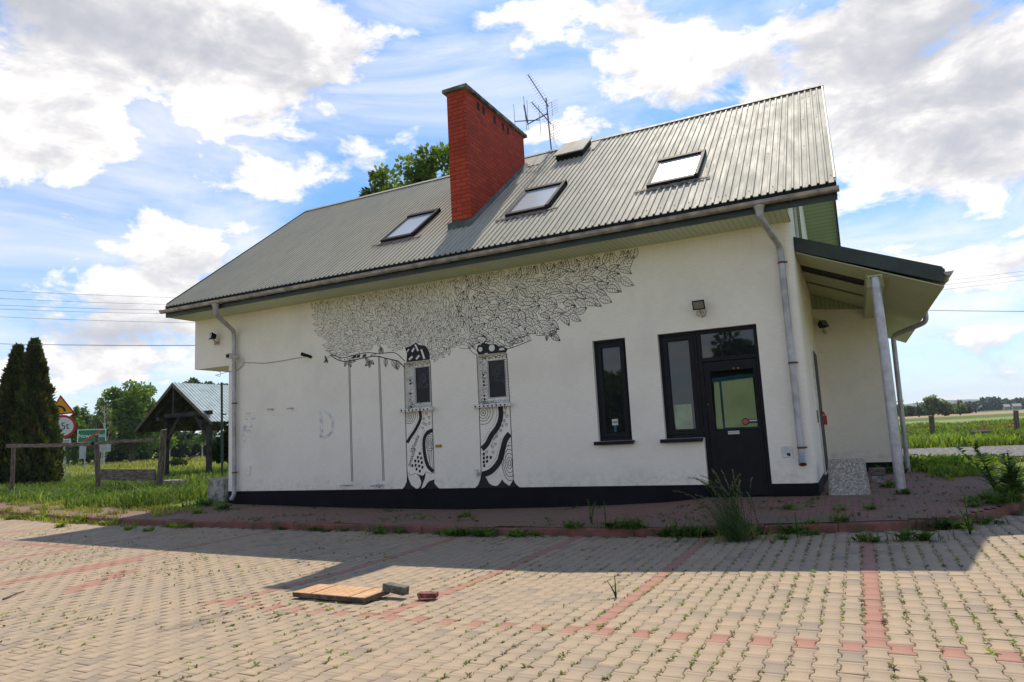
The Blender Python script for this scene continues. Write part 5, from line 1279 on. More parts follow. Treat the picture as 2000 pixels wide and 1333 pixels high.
def ldisc(mb, z, r, y, n=28): mb.prism([(r*math.cos(2*math.pi*i/n), y, z+r*math.sin(2*math.pi*i/n)) for i in range(n)], (0,.012,0))
mb = LMB(); ldisc(mb, 2.76, .58, 0); o = mb.build('round_sign', m_signred, T)
mb = LMB(); ldisc(mb, 2.76, .46, -.013); mb.build('round_face', m_signwhite, o)
def ltext(name, body, size, x, y, z, m, par, rot=0., sx=1.):
    o = text_mesh(name, body, size, wloc(par)+Vector((x, y, z)), UP @ Matrix.Rotation(rot, 4, 'Z'), m, par, sx); return o
ltext('limit_text', '15t', .50, -.01, -.016, 2.76, m_signblack, o, sx=.85)
mb = LMB(); mb.box(-.27, .31, -.01, .01, 1.80, 2.12); o = mb.build('text_plate', m_signwhite, T)
mb = LMB()
for k in range(7): mb.box(-.20+k*.062, -.155+k*.062, -.013, -.010, 2.0, 2.05); mb.box(-.18+k*.055, -.14+k*.055, -.013, -.010, 1.90, 1.95)
mb.build('plate_lettering', m_signblack, o)
_b = at(180, 880, 64); x, y = _b.x, _b.y
T = empty('town_sign', (x, y, .33), 'green and white town name sign crossed out in red in the meadow', 'town sign', rz=facing(x, y)+R(12))
T.scale = (.92, .92, 1.0)
mb = LMB(); mb.tube([(-.5,.05,0), (-.62,.05,3.3)], .04, 8); mb.build('post', m_signgrey, T)
mb = LMB(); mb.tube([(.75,.05,0), (.75,.05,3.3)], .04, 8); mb.build('post', m_signgrey, T)
mb = LMB(); mb.box(-1.12, 1.02, 0, .03, 2.28, 3.32); o = mb.build('sign_board', m_signwhite, T)
mb = LMB(); mb.box(-1.06, .96, -.012, 0, 2.34, 3.26); mb.build('board_face', m_signgreen, o)
ltext('town_name', 'Nowa Wieś', .42, -.05, -.016, 2.80, m_signwhite, o, sx=.95)
mb = LMB(); mb.prism([(-.85,-.022,2.34), (-.62,-.022,2.34), (.78,-.022,3.26), (.55,-.022,3.26)], (0,.004,0)); mb.build('red_bar', m_signred, o)
mb = LMB(); mb.box(-.95, -.45, 0, .02, 1.05, 2.15); mb.build('grey_panel', m_signgrey, T)
mb = LMB(); mb.box(.30, 1.42, 0, .02, 1.50, 2.25); mb.build('grey_panel', m_signgrey, T)

# ------------------------------------------------------------------ concrete blocks, bench remains
import bmesh
def block(name, x, y, z, wb, wt, h, d, m, label, cat, lean=.0, rz=0, seed=1):
    rg = random.Random(seed); t = []
    P = [(-wb/2,0,0),(wb/2,0,0),(wb/2,d,0),(-wb/2,d,0),(-wt/2,lean,h),(wt/2,lean,h),(wt/2,d*.8+lean,h),(-wt/2,d*.8+lean,h)]
    c, s = math.cos(rz), math.sin(rz); mb = MB(); mb.add([(x+a*c-b*s, y+a*s+b*c, z+e) for a, b, e in P], [(3,2,1,0),(4,5,6,7),(0,1,5,4),(1,2,6,5),(2,3,7,6),(3,0,4,7)])
    bm = bmesh.new(); vv = [bm.verts.new(q) for q in mb.v]
    for f in mb.f: bm.faces.new([vv[i] for i in f])
    bmesh.ops.recalc_face_normals(bm, faces=bm.faces); bmesh.ops.bevel(bm, geom=bm.edges[:], offset=.03, segments=2, affect='EDGES')
    bmesh.ops.subdivide_edges(bm, edges=bm.edges[:], cuts=5, use_grid_fill=True)
    for v in bm.verts: v.co += Vector([mnoise.noise(v.co*9+Vector((k*7., seed, 0)))*.016+mnoise.noise(v.co*31+Vector((k*7., seed, 0)))*.006 for k in range(3)])
    me = bpy.data.meshes.new(name); bm.to_mesh(me); bm.free(); me.materials.append(m); o = bpy.data.objects.new(name, me); C.objects.link(o); return tag(o, label, cat)
block('concrete_block', -.235, 13.08, .17, .66, .57, .70, .30, m_pebble, 'washed pebble concrete block standing on the pavers beside the porch post', 'block', lean=.16)
block('concrete_block', -15.30, 13.10, .10, .74, .58, .74, .45, m_concrete, 'pale rough concrete block in the grass at the left corner of the house', 'block', seed=2)
block('concrete_block', -20.28, 15.35, .22, 1.15, 1.02, .45, .55, m_concrete, 'low pale concrete block in the grass behind the right fence post', 'block', seed=3)
mb = MB(); mb.box(.10, .40, 15.5, 15.75, .42, .56); tag(mb.build('firewood_log', m_wood, None, bevel=.02), 'brown split log stacked on a pale stone under the porch', 'log')
mb = MB(); mb.box(.14, .38, 15.5, 15.75, .26, .415); tag(mb.build('pale_stone', m_concrete, None, bevel=.02), 'pale square stone under the brown log below the porch', 'stone')

# ------------------------------------------------------------------ board and loose pavers on the parking lot
t = empty('plywood_hatch', (-5.3, 6.2, -.08), 'orange plywood board with two dark grooves lying on the parking pavers', 'board')
def rq(x, y): a = R(-1.5); return (-5.3+(x+5.3)*math.cos(a)-(y-6.22)*math.sin(a), 6.22+(x+5.3)*math.sin(a)+(y-6.22)*math.cos(a))
def rb(mb, x0, x1, y0, y1, z0, z1):
    q = [rq(x0,y0), rq(x1,y0), rq(x1,y1), rq(x0,y1)]; mb.add([(a,b,z0) for a, b in q]+[(a,b,z1) for a, b in q], [(3,2,1,0),(4,5,6,7),(0,1,5,4),(1,2,6,5),(2,3,7,6),(3,0,4,7)])
mb = MB(); rb(mb, -5.82, -4.80, 6.02, 6.44, -.075, -.052); mb.build('lower_layer', m_plyedge, t)
mb = MB(); rb(mb, -5.82, -4.80, 6.015, 6.44, -.050, -.030); mb.build('upper_layer', m_plyedge, t)
for a, b in ((-5.82, -5.565), (-5.545, -5.015), (-4.995, -4.80)):
    mb = MB(); rb(mb, a, b, 6.02, 6.44, -.030, -.022); mb.build('face_panel', m_ply, t)
def paver(name, x, y, z, L, w, h, rz, m, label, tilt=0):
    mb = MB(); mb.box(-L/2, L/2, -w/2, w/2, 0, h); rp = random.Random(int(L*100)); mb.v = [(a+rp.uniform(-.006, .006), b+rp.uniform(-.006, .006), c+rp.uniform(-.004, .004)) for a, b, c in mb.v]
    me_o = mb.build(name, m, None, bevel=.006); me_o.location = (x, y, z); me_o.rotation_euler = (0, tilt, rz); return tag(me_o, label, 'paver')
paver('loose_paver', -4.69, 6.40, -.050, .29, .10, .085, R(-4), m_greybrick, 'grey concrete paver propped on the right corner of the plywood board', tilt=R(6))
paver('loose_paver', -4.29, 6.42, -.085, .20, .12, .055, R(18), m_redbrick, 'red paver lying alone on the parking lot right of the plywood board')
x, y, z = gfind(6, 1173, gz); x2, y2, z2 = gfind(48, 1157, gz); mb = MB(); mb.tube([(x,y,z+.012), ((x+x2)/2,(y+y2)/2+.02,z+.02), (x2,y2,z2+.015)], [.012,.009,.006], 6); tag(mb.build('dry_stick', m_bark), 'thin dry stick lying on the pavers at the left edge', 'stick')
x, y, z = gfind(1077, 1043, gz); mb = MB(); mb.box(x-.09, x+.05, y-.03, y+.03, z, z+.03); tag(mb.build('litter', m_white, None, bevel=.01), 'scrap of white litter lying at the foot of the kerb', 'litter')
# ------------------------------------------------------------------ overhead wires
def owire(px0, py0, px1, py1, dist, r, label, sag=.3, grp='overhead wires'):
    a = at(px0, py0, dist); b = at(px1, py1, dist); n = 12; pts = [a.lerp(b, i/n)-Vector((0, 0, sag*4*(i/n)*(1-i/n))) for i in range(n+1)]
    mb = MB(); mb.tube(pts, r, 5); tag(mb.build('overhead_wire', m_wire), label, 'wire', grp)
for i, (a, b) in enumerate(((560,577), (577,590), (592,600), (601,606), (614,624))): owire(-350, a-14, 520, b+8, 70, .013, ('topmost', 'second', 'third', 'fourth', 'lowest')[i]+' of the five close thin wires left of the roof')
a = at(-400, 650, 60); b = Vector((-16.03, 13.6, 4.50)); mb = MB(); pts = [a.lerp(b, i/14)-Vector((0, 0, .9*(i/14)*(1-i/14))) for i in range(15)]; mb.tube(pts, .010, 5); tag(mb.build('overhead_wire', m_wire), 'lowest single wire running from the left edge to the jutting corner of the house', 'wire', 'overhead wires')
mb = MB(); mb.tube([(-16.02,13.6,4.50), (-16.35,13.55,4.53)], .025, 6); mb.build('wire_sleeve', m_dark, B)
for i, (a, b) in enumerate(((556,522), (563,532), (572,542))): owire(1780, a, 2350, b-50, 80, .011, ('topmost', 'middle', 'lowest')[i]+' of the three close thin wires right of the porch')
owire(1700, 604, 2350, 606, 45, .014, 'thicker dark overhead wire crossing the sky just right of the porch gutter', sag=.1)

# ------------------------------------------------------------------ right: far fields, hills, trees, posts
def hills():
    rng = np.random.default_rng(2); V = []; F = []; n = 90
    for row, (d, hmul) in enumerate(((1500,0.), (2100,.45), (2700,.8), (3400,1.), (3900,.7))):
        for i in range(n+1):
            az = -70+i*110/n; h = (30+16*math.sin(az*.11+1)+8*math.sin(az*.37)+4*math.sin(az*.9+row))*hmul*(.72+.55*max(0, min(1, (az-0)/25)))*1.0
            V.append((d*math.sin(R(az)), d*math.cos(R(az)), h-1))
    for r in range(4):
        for i in range(n): a = r*(n+1)+i; F.append((a, a+1, a+n+2, a+n+1))
    tag(fast('hills', V, F, m_hill), kind='structure')
hills()
def rt(px, pt, pb, dist, wpx, m, seed, label, n=1800, **kw):
    b = at(px, pb, dist); top = at(px, pt, dist).z
    return tree(kw.pop('name', 'field_tree'), label, kw.pop('cat', 'tree'), (b.x, b.y, .2), top-.2, wpx/FPX*dist*.55, m, n, kw.pop('leaf', .9), seed, kw.pop('group', 'trees across the fields on the right'), **kw)
rt(1822, 771, 808, 230, 30, m_pair, 301, 'loose tall tree standing out above the others across the right field', 2400, leaf=.62, tr=.25, trunk_h=.2, clr=.20, nclump=55)
rt(1846, 782, 808, 232, 28, m_pair, 302, 'rounder half of the tree pair across the right field', 1800, leaf=.62, trunk_h=.1, tr=.2, clr=.22, nclump=45)
for i, (px, pt, w_, mm) in enumerate(((1762,790,14,m_oak),(1776,794,12,m_far),(1788,797,14,m_far),(1800,795,14,m_far),(1812,797,12,m_far),(1860,793,16,m_far),(1876,789,18,m_oak),(1886,794,12,m_far))):
    rt(px, pt, 807-(px-1760)*.05, 300+10*(i % 3), w_, mm, 310+i, nth(i, 8, 'the low hazy trees in the row across the right field'), 700, leaf=1.1, trunk_h=.2, tr=.2, nclump=14)
rng = np.random.default_rng(33); Ps = []; 
for px in np.arange(1890, 2120, 3.2):
    for k in range(2):
        dist = rng.uniform(620, 760); b = at(px, 800, dist); hpx = rng.uniform(7, 17)+(5 if 1925 < px < 1955 else 0); h = hpx/FPX*dist
        c = np.array([b.x, b.y, h*.5]); d = rng.normal(size=(130, 3)); d /= np.linalg.norm(d, axis=1, keepdims=True); Ps.append(c+d*np.array([4.2, 4.2, h*.5])*rng.random((130, 1))**.4)
for px in np.arange(1750, 1900, 3.5):
    dist = rng.uniform(500, 620); b = at(px, 800, dist); h = rng.uniform(3, 6); d = rng.normal(size=(90, 3)); d /= np.linalg.norm(d, axis=1, keepdims=True); Ps.append(np.array([b.x, b.y, h*.5])+d*np.array([4, 4, h*.5])*rng.random((90, 1))**.4)
P = np.concatenate(Ps); v, f = cards(P, rng.normal(size=P.shape), 2.2+rng.random(len(P))*1.6, .7, rng); tag(fast('distant_wood', v, f, m_far, tint=rng.random(len(f))), 'dark hazy wood along the foot of the hills on the right', 'wood', kind='stuff')
for i, (px, py, dist, w_) in enumerate(((1988,797,560,4.5), (1968,796,600,3.5))):
    b = at(px, py+4, dist); t = empty('distant_house', (b.x, b.y, .2), ('small white house with dark roof before the far wood at the right edge', 'smaller grey roofed house before the far wood, left of the white one')[i], 'house')
    mb = MB(); mb.box(b.x-w_*.5, b.x+w_*.5, b.y, b.y+6, 0, 2.4); mb.build('wall', m_concrete, t); mb = MB(); mb.prism([(b.x-w_*.55,b.y-.4,2.4), (b.x+w_*.55,b.y-.4,2.4), (b.x+w_*.55,b.y+3,4.2), (b.x-w_*.55,b.y+3,4.2)], (0,.2,.05)); mb.build('roof', m_concrete, t)
for i, (px, pt, pb, dist) in enumerate(((1761,778,815,210), (1795,783,812,235), (1875,779,805,225), (1906,785,803,300))):
    b = at(px, pb, dist); h = at(px, pt, dist).z-.2; t = empty('power_pole', (b.x, b.y, .2), ('leftmost of the four power poles across the field, next to the porch downpipe', 'second power pole from the porch across the right field', 'power pole standing right of the loose tall tree', 'rightmost and faintest power pole in front of the far wood')[i], 'power pole', 'power poles across the right field')
    mb = MB(); mb.tube([(b.x,b.y,0), (b.x-.1,b.y,h)], [.20,.13], 8); mb.build('pole', m_darkwood, t)
    mb = MB(); mb.box(b.x-1.1, b.x+1.0, b.y-.06, b.y+.06, h-.75, h-.6); mb.build('crossarm', m_darkwood, t)
    for dx in (-1.0, 0, .9): mb = MB(); mb.tube([(b.x+dx,b.y,h-.6), (b.x+dx,b.y,h-.25)], .09, 6); mb.build('insulator', m_white, t)
for px, pt, pb, label in ((1822, 812, 860, 'short grey wooden stake in the grass nearest the porch'), (1987, 802, 850, 'short grey wooden stake in the grass at the right edge')):
    x, y, z = gfind(px, pb, lambda x, y: .3); tp = at(px-3, pt, math.hypot(x, y)); mb = MB(); vs = []; rg = random.Random(px)
    for i in range(6):
        t = i/5
        for k in range(7): a = k*6.283/7; r = .11*(1+rg.uniform(-.12, .12)); vs.append((x+(tp.x-x)*t+r*math.cos(a), y+r*math.sin(a), z-.1+(tp.z-z+.1)*t+(rg.uniform(-.03, .03) if i == 5 else 0)))
    mb.add(vs, [(i*7+k, i*7+(k+1) % 7, (i+1)*7+(k+1) % 7, (i+1)*7+k) for i in range(5) for k in range(7)]+[tuple(range(35, 42))]); tag(mb.build('wooden_stake', m_woodv), label, 'stake', 'stakes in the right field')
x, y, z = gfind(1918, 862, lambda x, y: .3); mb = MB(); mb.tube([(x-.35,y,z+.30), (x+.35,y+.1,z+.30)], [.16,.17], 10); mb.box(x-.28, x-.12, y-.06, y+.06, z-.1, z+.25); mb.box(x+.12, x+.30, y-.04, y+.1, z-.1, z+.25); tag(mb.build('old_stump', m_woodv), 'low brown tree stump in the grass beyond the gravel track', 'stump')

# ------------------------------------------------------------------ grass and weeds
def scatter(n, rng, fn, x0, x1, y0, y1):
    P = np.stack([rng.uniform(x0, x1, n), rng.uniform(y0, y1, n)], 1); k = [fn(a, b, rng) for a, b in P]; P = P[np.array(k)]
    return np.array([(a, b, allz(a, b)-.01) for a, b in P])
rng = np.random.default_rng(50)
def left_fn(x, y, r):
    ky = kerb_y(x)
    if y < ky+1.15+.5*math.sin(x*1.7)*math.sin(x*.6+1): return False
    if -28.4 < x < -25.3 and 21 < y: return r.random() < .3
    if x > -16.2 and y < 13.7: return r.random() < .12
    return x < -14.9 and r.random() < min(1, 14/y)
P = scatter(52000, rng, left_fn, -36, -14.8, 11.3, 30); H = (.10+.26*rng.random(len(P)))*(1+.35*np.sin(P[:, 0]*1.3)*np.sin(P[:, 1]*1.1)); v, f = blades(P, H, .016+.022*rng.random(len(P))+P[:, 1]*.0006, rng, .9)
tag(fast('lawn_grass', v, f, m_grass, tint=np.tile(rng.random(len(P)), 2)), 'lush uneven grass between the kerb strip and the fence', 'grass', kind='stuff')
P = scatter(14000, rng, left_fn, -34, -14.8, 11.3, 17); H = .08+.34*rng.random(len(P))**2; v, f = blades(P, H, .02+.02*rng.random(len(P)), rng, 1.1)
tag(fast('lawn_grass', v, f, m_grassd, tint=np.tile(rng.random(len(P)), 2)), 'darker grass growing thick around the fence and the corner block', 'grass', kind='stuff')
def strip_fn(x, y, r):
    ky = kerb_y(x); n = mnoise.noise(Vector((x*1.3, y*2.5, 3)))
    if x > -14.6: return False
    return (ky-.28 < y < ky+.10 and n > -.35) or (ky+.1 <= y < ky+1.5 and n > .02-.35*(y-ky-.6))
P = scatter(36000, rng, strip_fn, -33, -13.5, 10.2, 15); H = .03+.10*rng.random(len(P))**1.5; v, f = blades(P, H, .012+.014*rng.random(len(P)), rng, 1.3)
tag(fast('dry_grass', v, f, m_grassdry, tint=np.tile(rng.random(len(P)), 2)), 'yellowed low grass creeping over the kerb strip on the left', 'grass', kind='stuff')
P = scatter(16000, rng, strip_fn, -33, -13.5, 10.2, 15); H = .04+.12*rng.random(len(P)); v, f = blades(P, H, .014+.016*rng.random(len(P)), rng, 1.2)
tag(fast('verge_grass', v, f, m_weedy, tint=np.tile(rng.random(len(P)), 2)), 'fresh yellow-green grass tufts on the kerb strip on the left', 'grass', kind='stuff')
# right side verge: weedy ground cover
def right_fn(x, y, r):
    if x < 1.15+(18.4-y)*.12 and y < 18.4: return False
    if y > 22.4 and x > 2.6-(y-22.6)*.7 and y < 29.4: return False
    n = mnoise.noise(Vector((x*.9, y*.9, 7)))
    if y < 15.5: return n > .18 and x > 1.3
    if x > 3.2+.4*(21-y)*.3 and y > 19.2 and y < 22.2: return n > .25
    return n > -.28+(.2 if x < 2.2 and y < 17.5 else 0)
P = scatter(24000, rng, right_fn, .9, 9, 13, 23); H = .04+.14*rng.random(len(P)); v, f = blades(P, H, .02+.03*rng.random(len(P)), rng, 1.4)
tag(fast('ground_cover', v, f, m_weedy, tint=np.tile(rng.random(len(P)), 2)), 'bright low weeds spreading over the pavers right of the porch', 'weeds', kind='stuff')
P = scatter(3500, rng, right_fn, .9, 8, 14, 22); d = rng.normal(size=(len(P), 3)); d[:, 2] = abs(d[:, 2])+.5; v, f = cards(P+np.array([0, 0, .06]), d, .07+.10*rng.random(len(P)), .55, rng)
tag(fast('ground_cover', v, f, m_weed, tint=rng.random(len(f))), 'broad-leaved weeds among the grass right of the porch', 'weeds', kind='stuff')
def field_fn(x, y, r): return (29 < y) and r.random() < min(1, 34/y)**1.5 and x > (y-29)*.02-.5 and x < y*.25
P = scatter(60000, rng, field_fn, -1, 20, 29, 75); H = (.12+.28*rng.random(len(P)))*(1+.4*np.sin(P[:, 0]*.9)*np.sin(P[:, 1]*.5)); v, f = blades(P, H, .03+P[:, 1]*.0011, rng, .8)
tag(fast('field_grass', v, f, m_grass, tint=np.tile(rng.random(len(P)), 2)), 'tall green grass in the field beyond the gravel track', 'grass', kind='stuff')
P = scatter(9000, rng, field_fn, -1, 14, 29, 36); H = .12+.3*rng.random(len(P)); v, f = blades(P, H, .03+P[:, 1]*.0008, rng, .8)
tag(fast('dry_grass', v, f, m_weedy, tint=np.tile(rng.random(len(P)), 2)), 'straw-coloured grass edge along the far side of the gravel track', 'grass', kind='stuff')
def mead_fn(x, y, r): return r.random() < (32/y)**1.2 and -2.2*y < x < -.62*y
P = scatter(52000, rng, mead_fn, -130, -14, 26, 85); H = .15+.25*rng.random(len(P)); v, f = blades(P, H, .03+P[:, 1]*.0018, rng, .7)
tag(fast('meadow_grass', v, f, mat('meadow_blade', (.33, .34, .09), .7, vary=.2, vscale=.3, attr=True, attrk=.35, trans=.4), tint=np.tile(rng.random(len(P)), 2)), 'pale seeding meadow grass behind the fence and signs', 'grass', kind='stuff')
# tiny sprouts in the paver joints
rng = np.random.default_rng(60); V = []; F = []; Tn = []; n = 0
for i in range(17000):
    u = rng.random(); c = rng.integers(-110, 26); x = -.04+(c+.5)*PX+rng.normal(0, .008); y = rng.uniform(1.8, 11)
    if x > -6: 
        pass
    elif rng.random() < .22: continue
    if y > kerb_y(min(x, 1.9))-.05: continue
    if mnoise.noise(Vector((x*.8, y*.8, 0)))+.25*(x > -3)+.24 < rng.random()*.60: continue
    z = gz(x, y)-.003; k = rng.integers(2, 6); s = rng.uniform(.013, .040)*(1.5 if rng.random() < .06 else 1)
    v_, f_ = rosette(x, y, z, s, k, rng, up=.9, asp=.42); b = len(V); V += v_; F += [tuple(q+b for q in w) for w in f_]; Tn += [rng.random()]*len(f_); n += 1
tag(fast('joint_sprouts', np.array(V), F, [m_weedy, m_weedy, m_moss], tint=Tn, mi=np.array([int(t*7919) % 6 // 2 for t in Tn])), 'tiny green sprouts growing in the joints of the parking pavers', 'weeds', kind='stuff')
V = []; F = []; Tn = []
for i in range(1500):
    x = rng.uniform(-14, 2.5); y = rng.uniform(kerb_y(min(x, 1.6))+.1, 12.9 if x < -.7 else 17)
    if mnoise.noise(Vector((x*.9, y*1.5, 5)))+(.25 if x > -3 else 0) < .12: continue
    v_, f_ = rosette(x, y, side_z(x, y), rng.uniform(.03, .08), rng.integers(3, 7), rng, up=.9); b = len(V); V += v_; F += [tuple(q+b for q in w) for w in f_]; Tn += [rng.random()]*len(f_)
tag(fast('sidewalk_sprouts', np.array(V), F, m_weed, tint=Tn), 'small weeds growing between the red bricks of the sidewalk', 'weeds', kind='stuff')
# weed clumps at the kerb
def clump(px, py, size, seed, m=m_weed, label='green weed clump growing at the foot of the kerb', grp='weed clumps along the kerb', tall=False, name='weed_clump'):
    rng = np.random.default_rng(seed); x, y, z = gfind(px, py, allz); V = []; F = []
    for k in range(int(4+size*11)):
        a, b = rng.normal(0, size*.42), rng.normal(0, .05); V_, F_q = rosette(x+a, y+b, z, size*rng.uniform(.35, .85), rng.integers(6, 11), rng, up=1.0, asp=.36, lobes=True); o = len(V); V += V_; F += [tuple(q+o for q in w) for w in F_q]
    nb = int(34*size/.2); P = np.stack([x+rng.normal(0, size*.6, nb), y+rng.normal(0, .07, nb), np.full(nb, z)], 1); v2, f2 = blades(P, size*(.3+.7*rng.random(nb)), .008+.008*rng.random(nb), rng, .9); o = len(V)
    V = np.concatenate([np.array(V), v2]); F = np.concatenate([np.array(F), f2+o])
    return tag(fast(name, V, F, m, tint=rng.random(len(F))), label, 'weed', grp)
KL = ['leftmost small weed at the kerb foot, right of the left downpipe', 'second small weed from the left at the kerb foot', 'weed at the kerb below the painted letter ghost', 'broader weed clump at the kerb below the first swing rope', 'small weed at the kerb below the rope swing', 'weed at the kerb just left of the bushy dandelion-like clump', 'bushy bright weed clump at the kerb left of the first painted trunk', 'low weed hugging the kerb right of the bushy clump', 'first of three joined weed clumps at the kerb under the second painted trunk', 'middle one of the three joined weed clumps under the second painted trunk', 'last of the three joined weed clumps under the second painted trunk', 'ragged weed clump at the kerb right of the second painted trunk', 'small weed at the kerb beside the white litter', 'weed clump at the kerb left of the narrow window', 'wide weed clump at the kerb below the narrow window', 'weed clump at the kerb touching the one below the narrow window', 'weed clump at the kerb between narrow window and entrance', 'tall weed clump at the kerb below the entrance side window', 'weed clump at the kerb just left of the big tussock', 'weeds at the kerb under the left edge of the big tussock', 'weeds at the kerb under the right edge of the big tussock', 'weed at the kerb right of the big tussock', 'weed clump at the kerb below the right downpipe', 'small weed at the kerb before the rounded house corner', 'weed clump at the kerb below the pebble concrete block', 'weed clump at the kerb where the long red paver line starts', 'weed clump at the kerb below the porch post', 'weed clump at the kerb bend below the porch gutter', 'rightmost weed clump, at the outer bend of the kerb']
def kerb_label(i): return KL[i]
for i, (px, py, s) in enumerate(((505,1032,.10),(545,1035,.12),(612,1037,.18),(635,1040,.10),(672,1038,.12),(740,1043,.26),(780,1042,.14),(880,1046,.22),(905,1047,.26),(945,1048,.26),(1012,1048,.22),(1050,1047,.14),(1120,1047,.20),(1200,1048,.26),(1235,1048,.26),(1300,1048,.20),(1325,1047,.30),(1360,1048,.26),(1400,1047,.26),(1445,1046,.26),(1475,1045,.2),(1545,1042,.26),(1590,1040,.12),(1650,1038,.18),(1690,1037,.20),(1780,1034,.24),(1835,1033,.28),(1930,1024,.18))):
    clump(px, py, s, 200+i, label=kerb_label(i))
for i, (px, py, s) in enumerate(((20,1015,.26),(45,1014,.2),(75,1016,.26),(120,1018,.2),(150,1021,.24),(215,1026,.2),(250,1020,.16),(290,1022,.16),(330,1030,.18),(362,1030,.14))):
    clump(px, py, s, 260+i, m_weedy, nth(i, 10, 'the bright weed clumps on the left kerb strip'), 'bright weeds on the left kerb strip')
for i, (px, py, s) in enumerate(((160,1004,.28),(170,985,.25),(240,975,.25),(355,1010,.18),(370,960,.25),(385,1003,.2),(400,985,.3),(430,995,.22))):
    clump(px, py, s, 280+i, m_weed if i in (6, 7) else m_weedy, nth(i, 8, 'the leafy weed patches between fence and corner block'), 'leafy weeds in the left grass')
for i, (px, py, s) in enumerate(((1762,966,.15),(1740,952,.2),(1700,990,.14),(1640,990,.12),(1520,1010,.14),(1545,985,.14),(910,1010,.17),(1575,1000,.16),(1745,925,.3))):
    clump(px, py, s, 290+i, m_grassd if i == 6 else m_weed, ('weeds right at the foot of the porch post', 'weeds just behind the left side of the porch post', 'weed tuft on the bricks in front of the pebble block, right of its twin', 'weed tuft on the bricks in front of the pebble block, left of its twin', 'weed tuft on the bricks in front of the door side of the right downpipe', 'weed tuft on the bricks near the wall under the right downpipe', 'lone grass tuft on the sidewalk under the second painted trunk', 'weed tuft on the bricks before the rounded house corner', 'leafy weeds at the corner of the porch wall')[i], 'weed tufts on the sidewalk')
# stemmed plants
def stem_plant(px, py, h, seed, label, m=m_weed, name='tall_weed', n=14, lean=0., leafs=.11, cat='weed', branches=1, xyz=None):
    rng = np.random.default_rng(seed); x, y, z = xyz or gfind(px, py, allz); t = empty(name, (x, y, z), label, cat); mb = MB(); V = []; F = []
    for b in range(branches):
        lx = lean*h+rng.normal(0, .18)*h*(b > 0); ly = rng.normal(0, .1)*h; hb = h*(1 if b == 0 else rng.uniform(.6, .95)); pts = [Vector((x+lx*t_**1.5, y+ly*t_, z+hb*t_)) for t_ in (0, .3, .6, 1)]
        mb.tube(pts, [.010, .008, .006, .003], 5)
        for i in range(n):
            t_ = .12+.88*i/n; p = pts[0].lerp(pts[-1], t_); p.x = x+lx*t_**1.5; a = i*2.4+rng.random(); L = leafs*(1.25-t_*.75); v_, f_ = rosette(p.x, p.y, p.z, L, 2, rng, up=.5, asp=.42, lobes=True); o = len(V); V += v_; F += [tuple(q+o for q in w) for w in f_]
    mb.build('stem', m_weed, t); fast('leaves', np.array(V), F, m, t, tint=rng.random(len(F))); return t
stem_plant(1523, 968, .42, 1, 'broad-leaved dock plant against the wall right of the entrance door', leafs=.20)
stem_plant(1553, 1005, .34, 2, 'slim upright weed on the sidewalk below the spout of the right downpipe')
stem_plant(1155, 1022, .42, 3, 'light green upright weed in front of the black plinth, left of its thin neighbour', m=m_weedy, branches=3, leafs=.07)
stem_plant(1183, 1022, .38, 4, 'thin dark weed just right of the light green one before the plinth', leafs=.06)
stem_plant(1322, 1030, .36, 5, 'upright weed at the kerb below the step in the wall', branches=2)
stem_plant(1892, 1022, .50, 6, 'pair of fresh upright weeds standing at the kerb near the right edge', m=m_weedy, branches=3, leafs=.09)
stem_plant(1203, 1168, .22, 7, 'single sprig standing on the parking pavers between the red lines', m=m_weedy, branches=2, leafs=.028)
stem_plant(1945, 962, .95, 8, 'tall dark thistle-like plant leaning left at the end of the sidewalk', leafs=.24, branches=3, lean=-.35, name='thistle', cat='plant', n=16)
stem_plant(1980, 968, .70, 9, 'bushy dark green thistle plant at the right edge of the picture', leafs=.25, branches=5, lean=.0, name='thistle', cat='plant', n=14)
for i, (px, py, s) in enumerate(((1935,975,.30),(1965,972,.32),(1990,965,.30),(1905,985,.16))): clump(px, py, s, 320+i, m_weed, ('low dark leafy plant in the middle of the right end of the sidewalk', 'dark leafy plant below the leaning thistle', 'dark leafy plant cut by the right edge of the picture', 'small leafy plant left of the leaning thistle')[i], 'dark plants at the right edge')
for i, (px, py, s) in enumerate(((1835,905,.30),(1852,902,.30),(1888,908,.28),(1870,910,.25),(1812,922,.25),(1790,905,.22))): clump(px, py, s, 330+i, m_weedy, nth((2, 3, 5, 4, 1, 0)[i], 6, 'the sunlit weed mounds before the gravel track'), 'sunlit weeds before the gravel')
for i, (px, py, s, fl) in enumerate(((1848,860,.55,0),(1902,852,.45,0),(1948,850,.35,0),(1972,846,.5,1),(1772,858,.35,1),(1925,850,.3,1))):
    o = clump(px, py, s, 340+i, m_weed, ('low dark bush in the field beside the left stake', 'small grey-green bush left of the tree stump', 'small dark bush between the stump and the right stake', 'orange-flowering bush beside the right stake', 'orange-flowering weed beside the porch downpipe', 'rust-coloured weed behind the tree stump')[i], 'bushes in the right field', name='field_bush')
    if fl:
        x, y, z = gfind(px, py, allz); r2 = np.random.default_rng(i); q = np.stack([x+r2.normal(0, .22, 90), y+r2.normal(0, .1, 90), z+.28+.18*r2.random(90)], 1); vv, ff = cards(q, r2.normal(size=(90, 3)), np.full(90, .09), .8, r2)
        c = fast('blossom', vv, ff, m_flower, None); c.parent = o
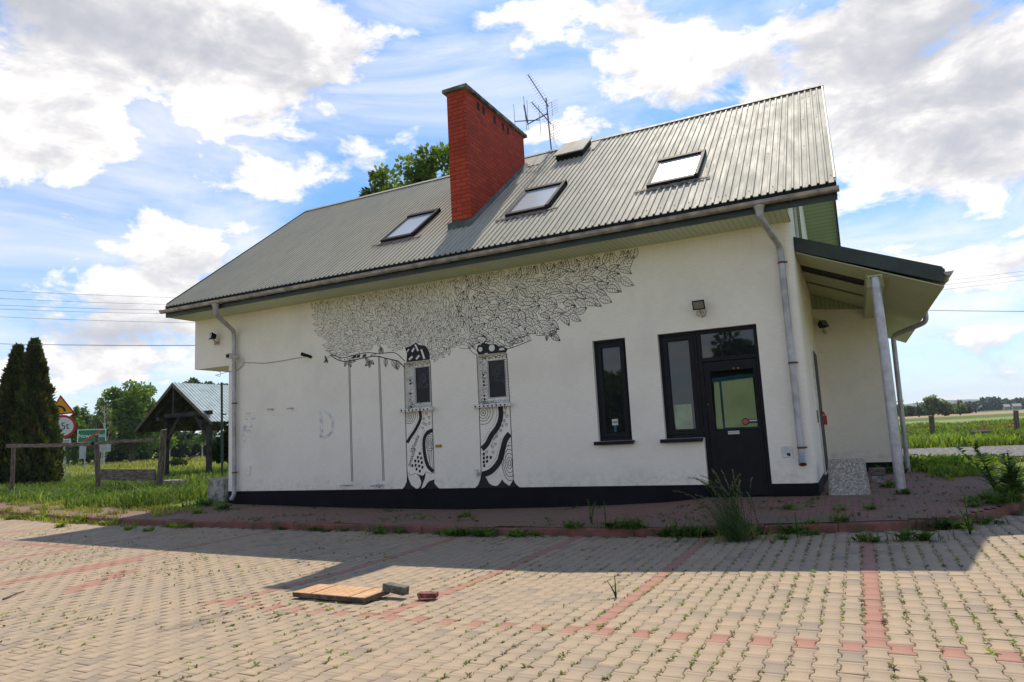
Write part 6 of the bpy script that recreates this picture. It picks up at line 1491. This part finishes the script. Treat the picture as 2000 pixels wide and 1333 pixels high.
# big tussock of seeding grass by the door
x, y, z = gfind(1440, 1030, allz); t = empty('grass_tussock', (x, y, z), 'tall seeding grass tussock bending left in front of the entrance door', 'grass'); rng = np.random.default_rng(9)
def arcs(n, hx, hz, w, m, name, spread=.16):
    V = []; F = []; 
    for i in range(n):
        bx_, by_ = x+rng.normal(0, spread), y+rng.normal(0, .10)+.1; H_ = hz*rng.uniform(.45, 1.05); X_ = hx*rng.uniform(.3, 1.25)+rng.normal(0, .14); Y_ = rng.normal(0, .16); a = rng.random()*3.14; wv_ = np.array([math.cos(a), math.sin(a), 0])*w; k = len(V)
        for j in range(7):
            s_ = j/6; p = np.array([bx_+X_*s_**1.7, by_+Y_*s_, z+H_*(1.12*s_-.22*s_**3.2)]); ww = wv_*(1-s_*.85); V += [p-ww, p+ww]
        F += [(k+2*j, k+2*j+1, k+2*j+3, k+2*j+2) for j in range(6)]
    return fast(name, np.array(V), F, m, t, tint=np.repeat(rng.random(n), 6))
arcs(380, -.44, .62, .0042, m_tuss, 'blades', .085); arcs(60, -.40, .60, .005, m_grassd, 'blades', .085); arcs(110, .14, .26, .006, m_grassdry, 'dry_blades', .20)
V = []; F = []; mbs = MB()
for i in range(34):
    bx_, by_ = x+rng.normal(0, .12), y+.1+rng.normal(0, .08); H_ = rng.uniform(.65, 1.10); X_ = rng.uniform(-.75, .22); pts = [Vector((bx_+X_*s**2.1, by_, z+H_*(1.15*s-.24*s**4))) for s in (0, .2, .4, .6, .75, .88, 1)]; mbs.tube(pts, [.0035]*5+[.003, .002], 4)
    for j in range(26):
        s = .72+.28*j/26; p = np.array([bx_+X_*s**2.1, by_, z+H_*(1.15*s-.24*s**4)]); v_, f_ = cards(p[None], np.array([[-.6, rng.normal(0, .5), rng.normal(0, .5)]]), np.array([.03]), .3, rng); o = len(V); V += list(v_); F += [tuple(q+o for q in w) for w in f_]
mbs.build('stalks', m_grassd, t); fast('seed_heads', np.array(V), F, mat('seed', (.17, .19, .07), .8), t)

# ------------------------------------------------------------------ haze
hz = MB(); hz.box(-3000, 3000, -450, 4600, -2.5, 115); o = hz.build('haze', []); tag(o, kind='stuff'); o['label'] = 'thin bluish summer haze over the far fields'
m, N, p = custom('haze_air'); N.n.remove(p); out = [n for n in N.n if n.type == 'OUTPUT_MATERIAL'][0]
pv = N.new('ShaderNodeVolumePrincipled'); pv.inputs['Density'].default_value = .00015; pv.inputs['Color'].default_value = (.72, .84, 1, 1); pv.inputs['Anisotropy'].default_value = .2
N.l.new(pv.outputs[0], out.inputs['Volume']); o.data.materials.append(m)
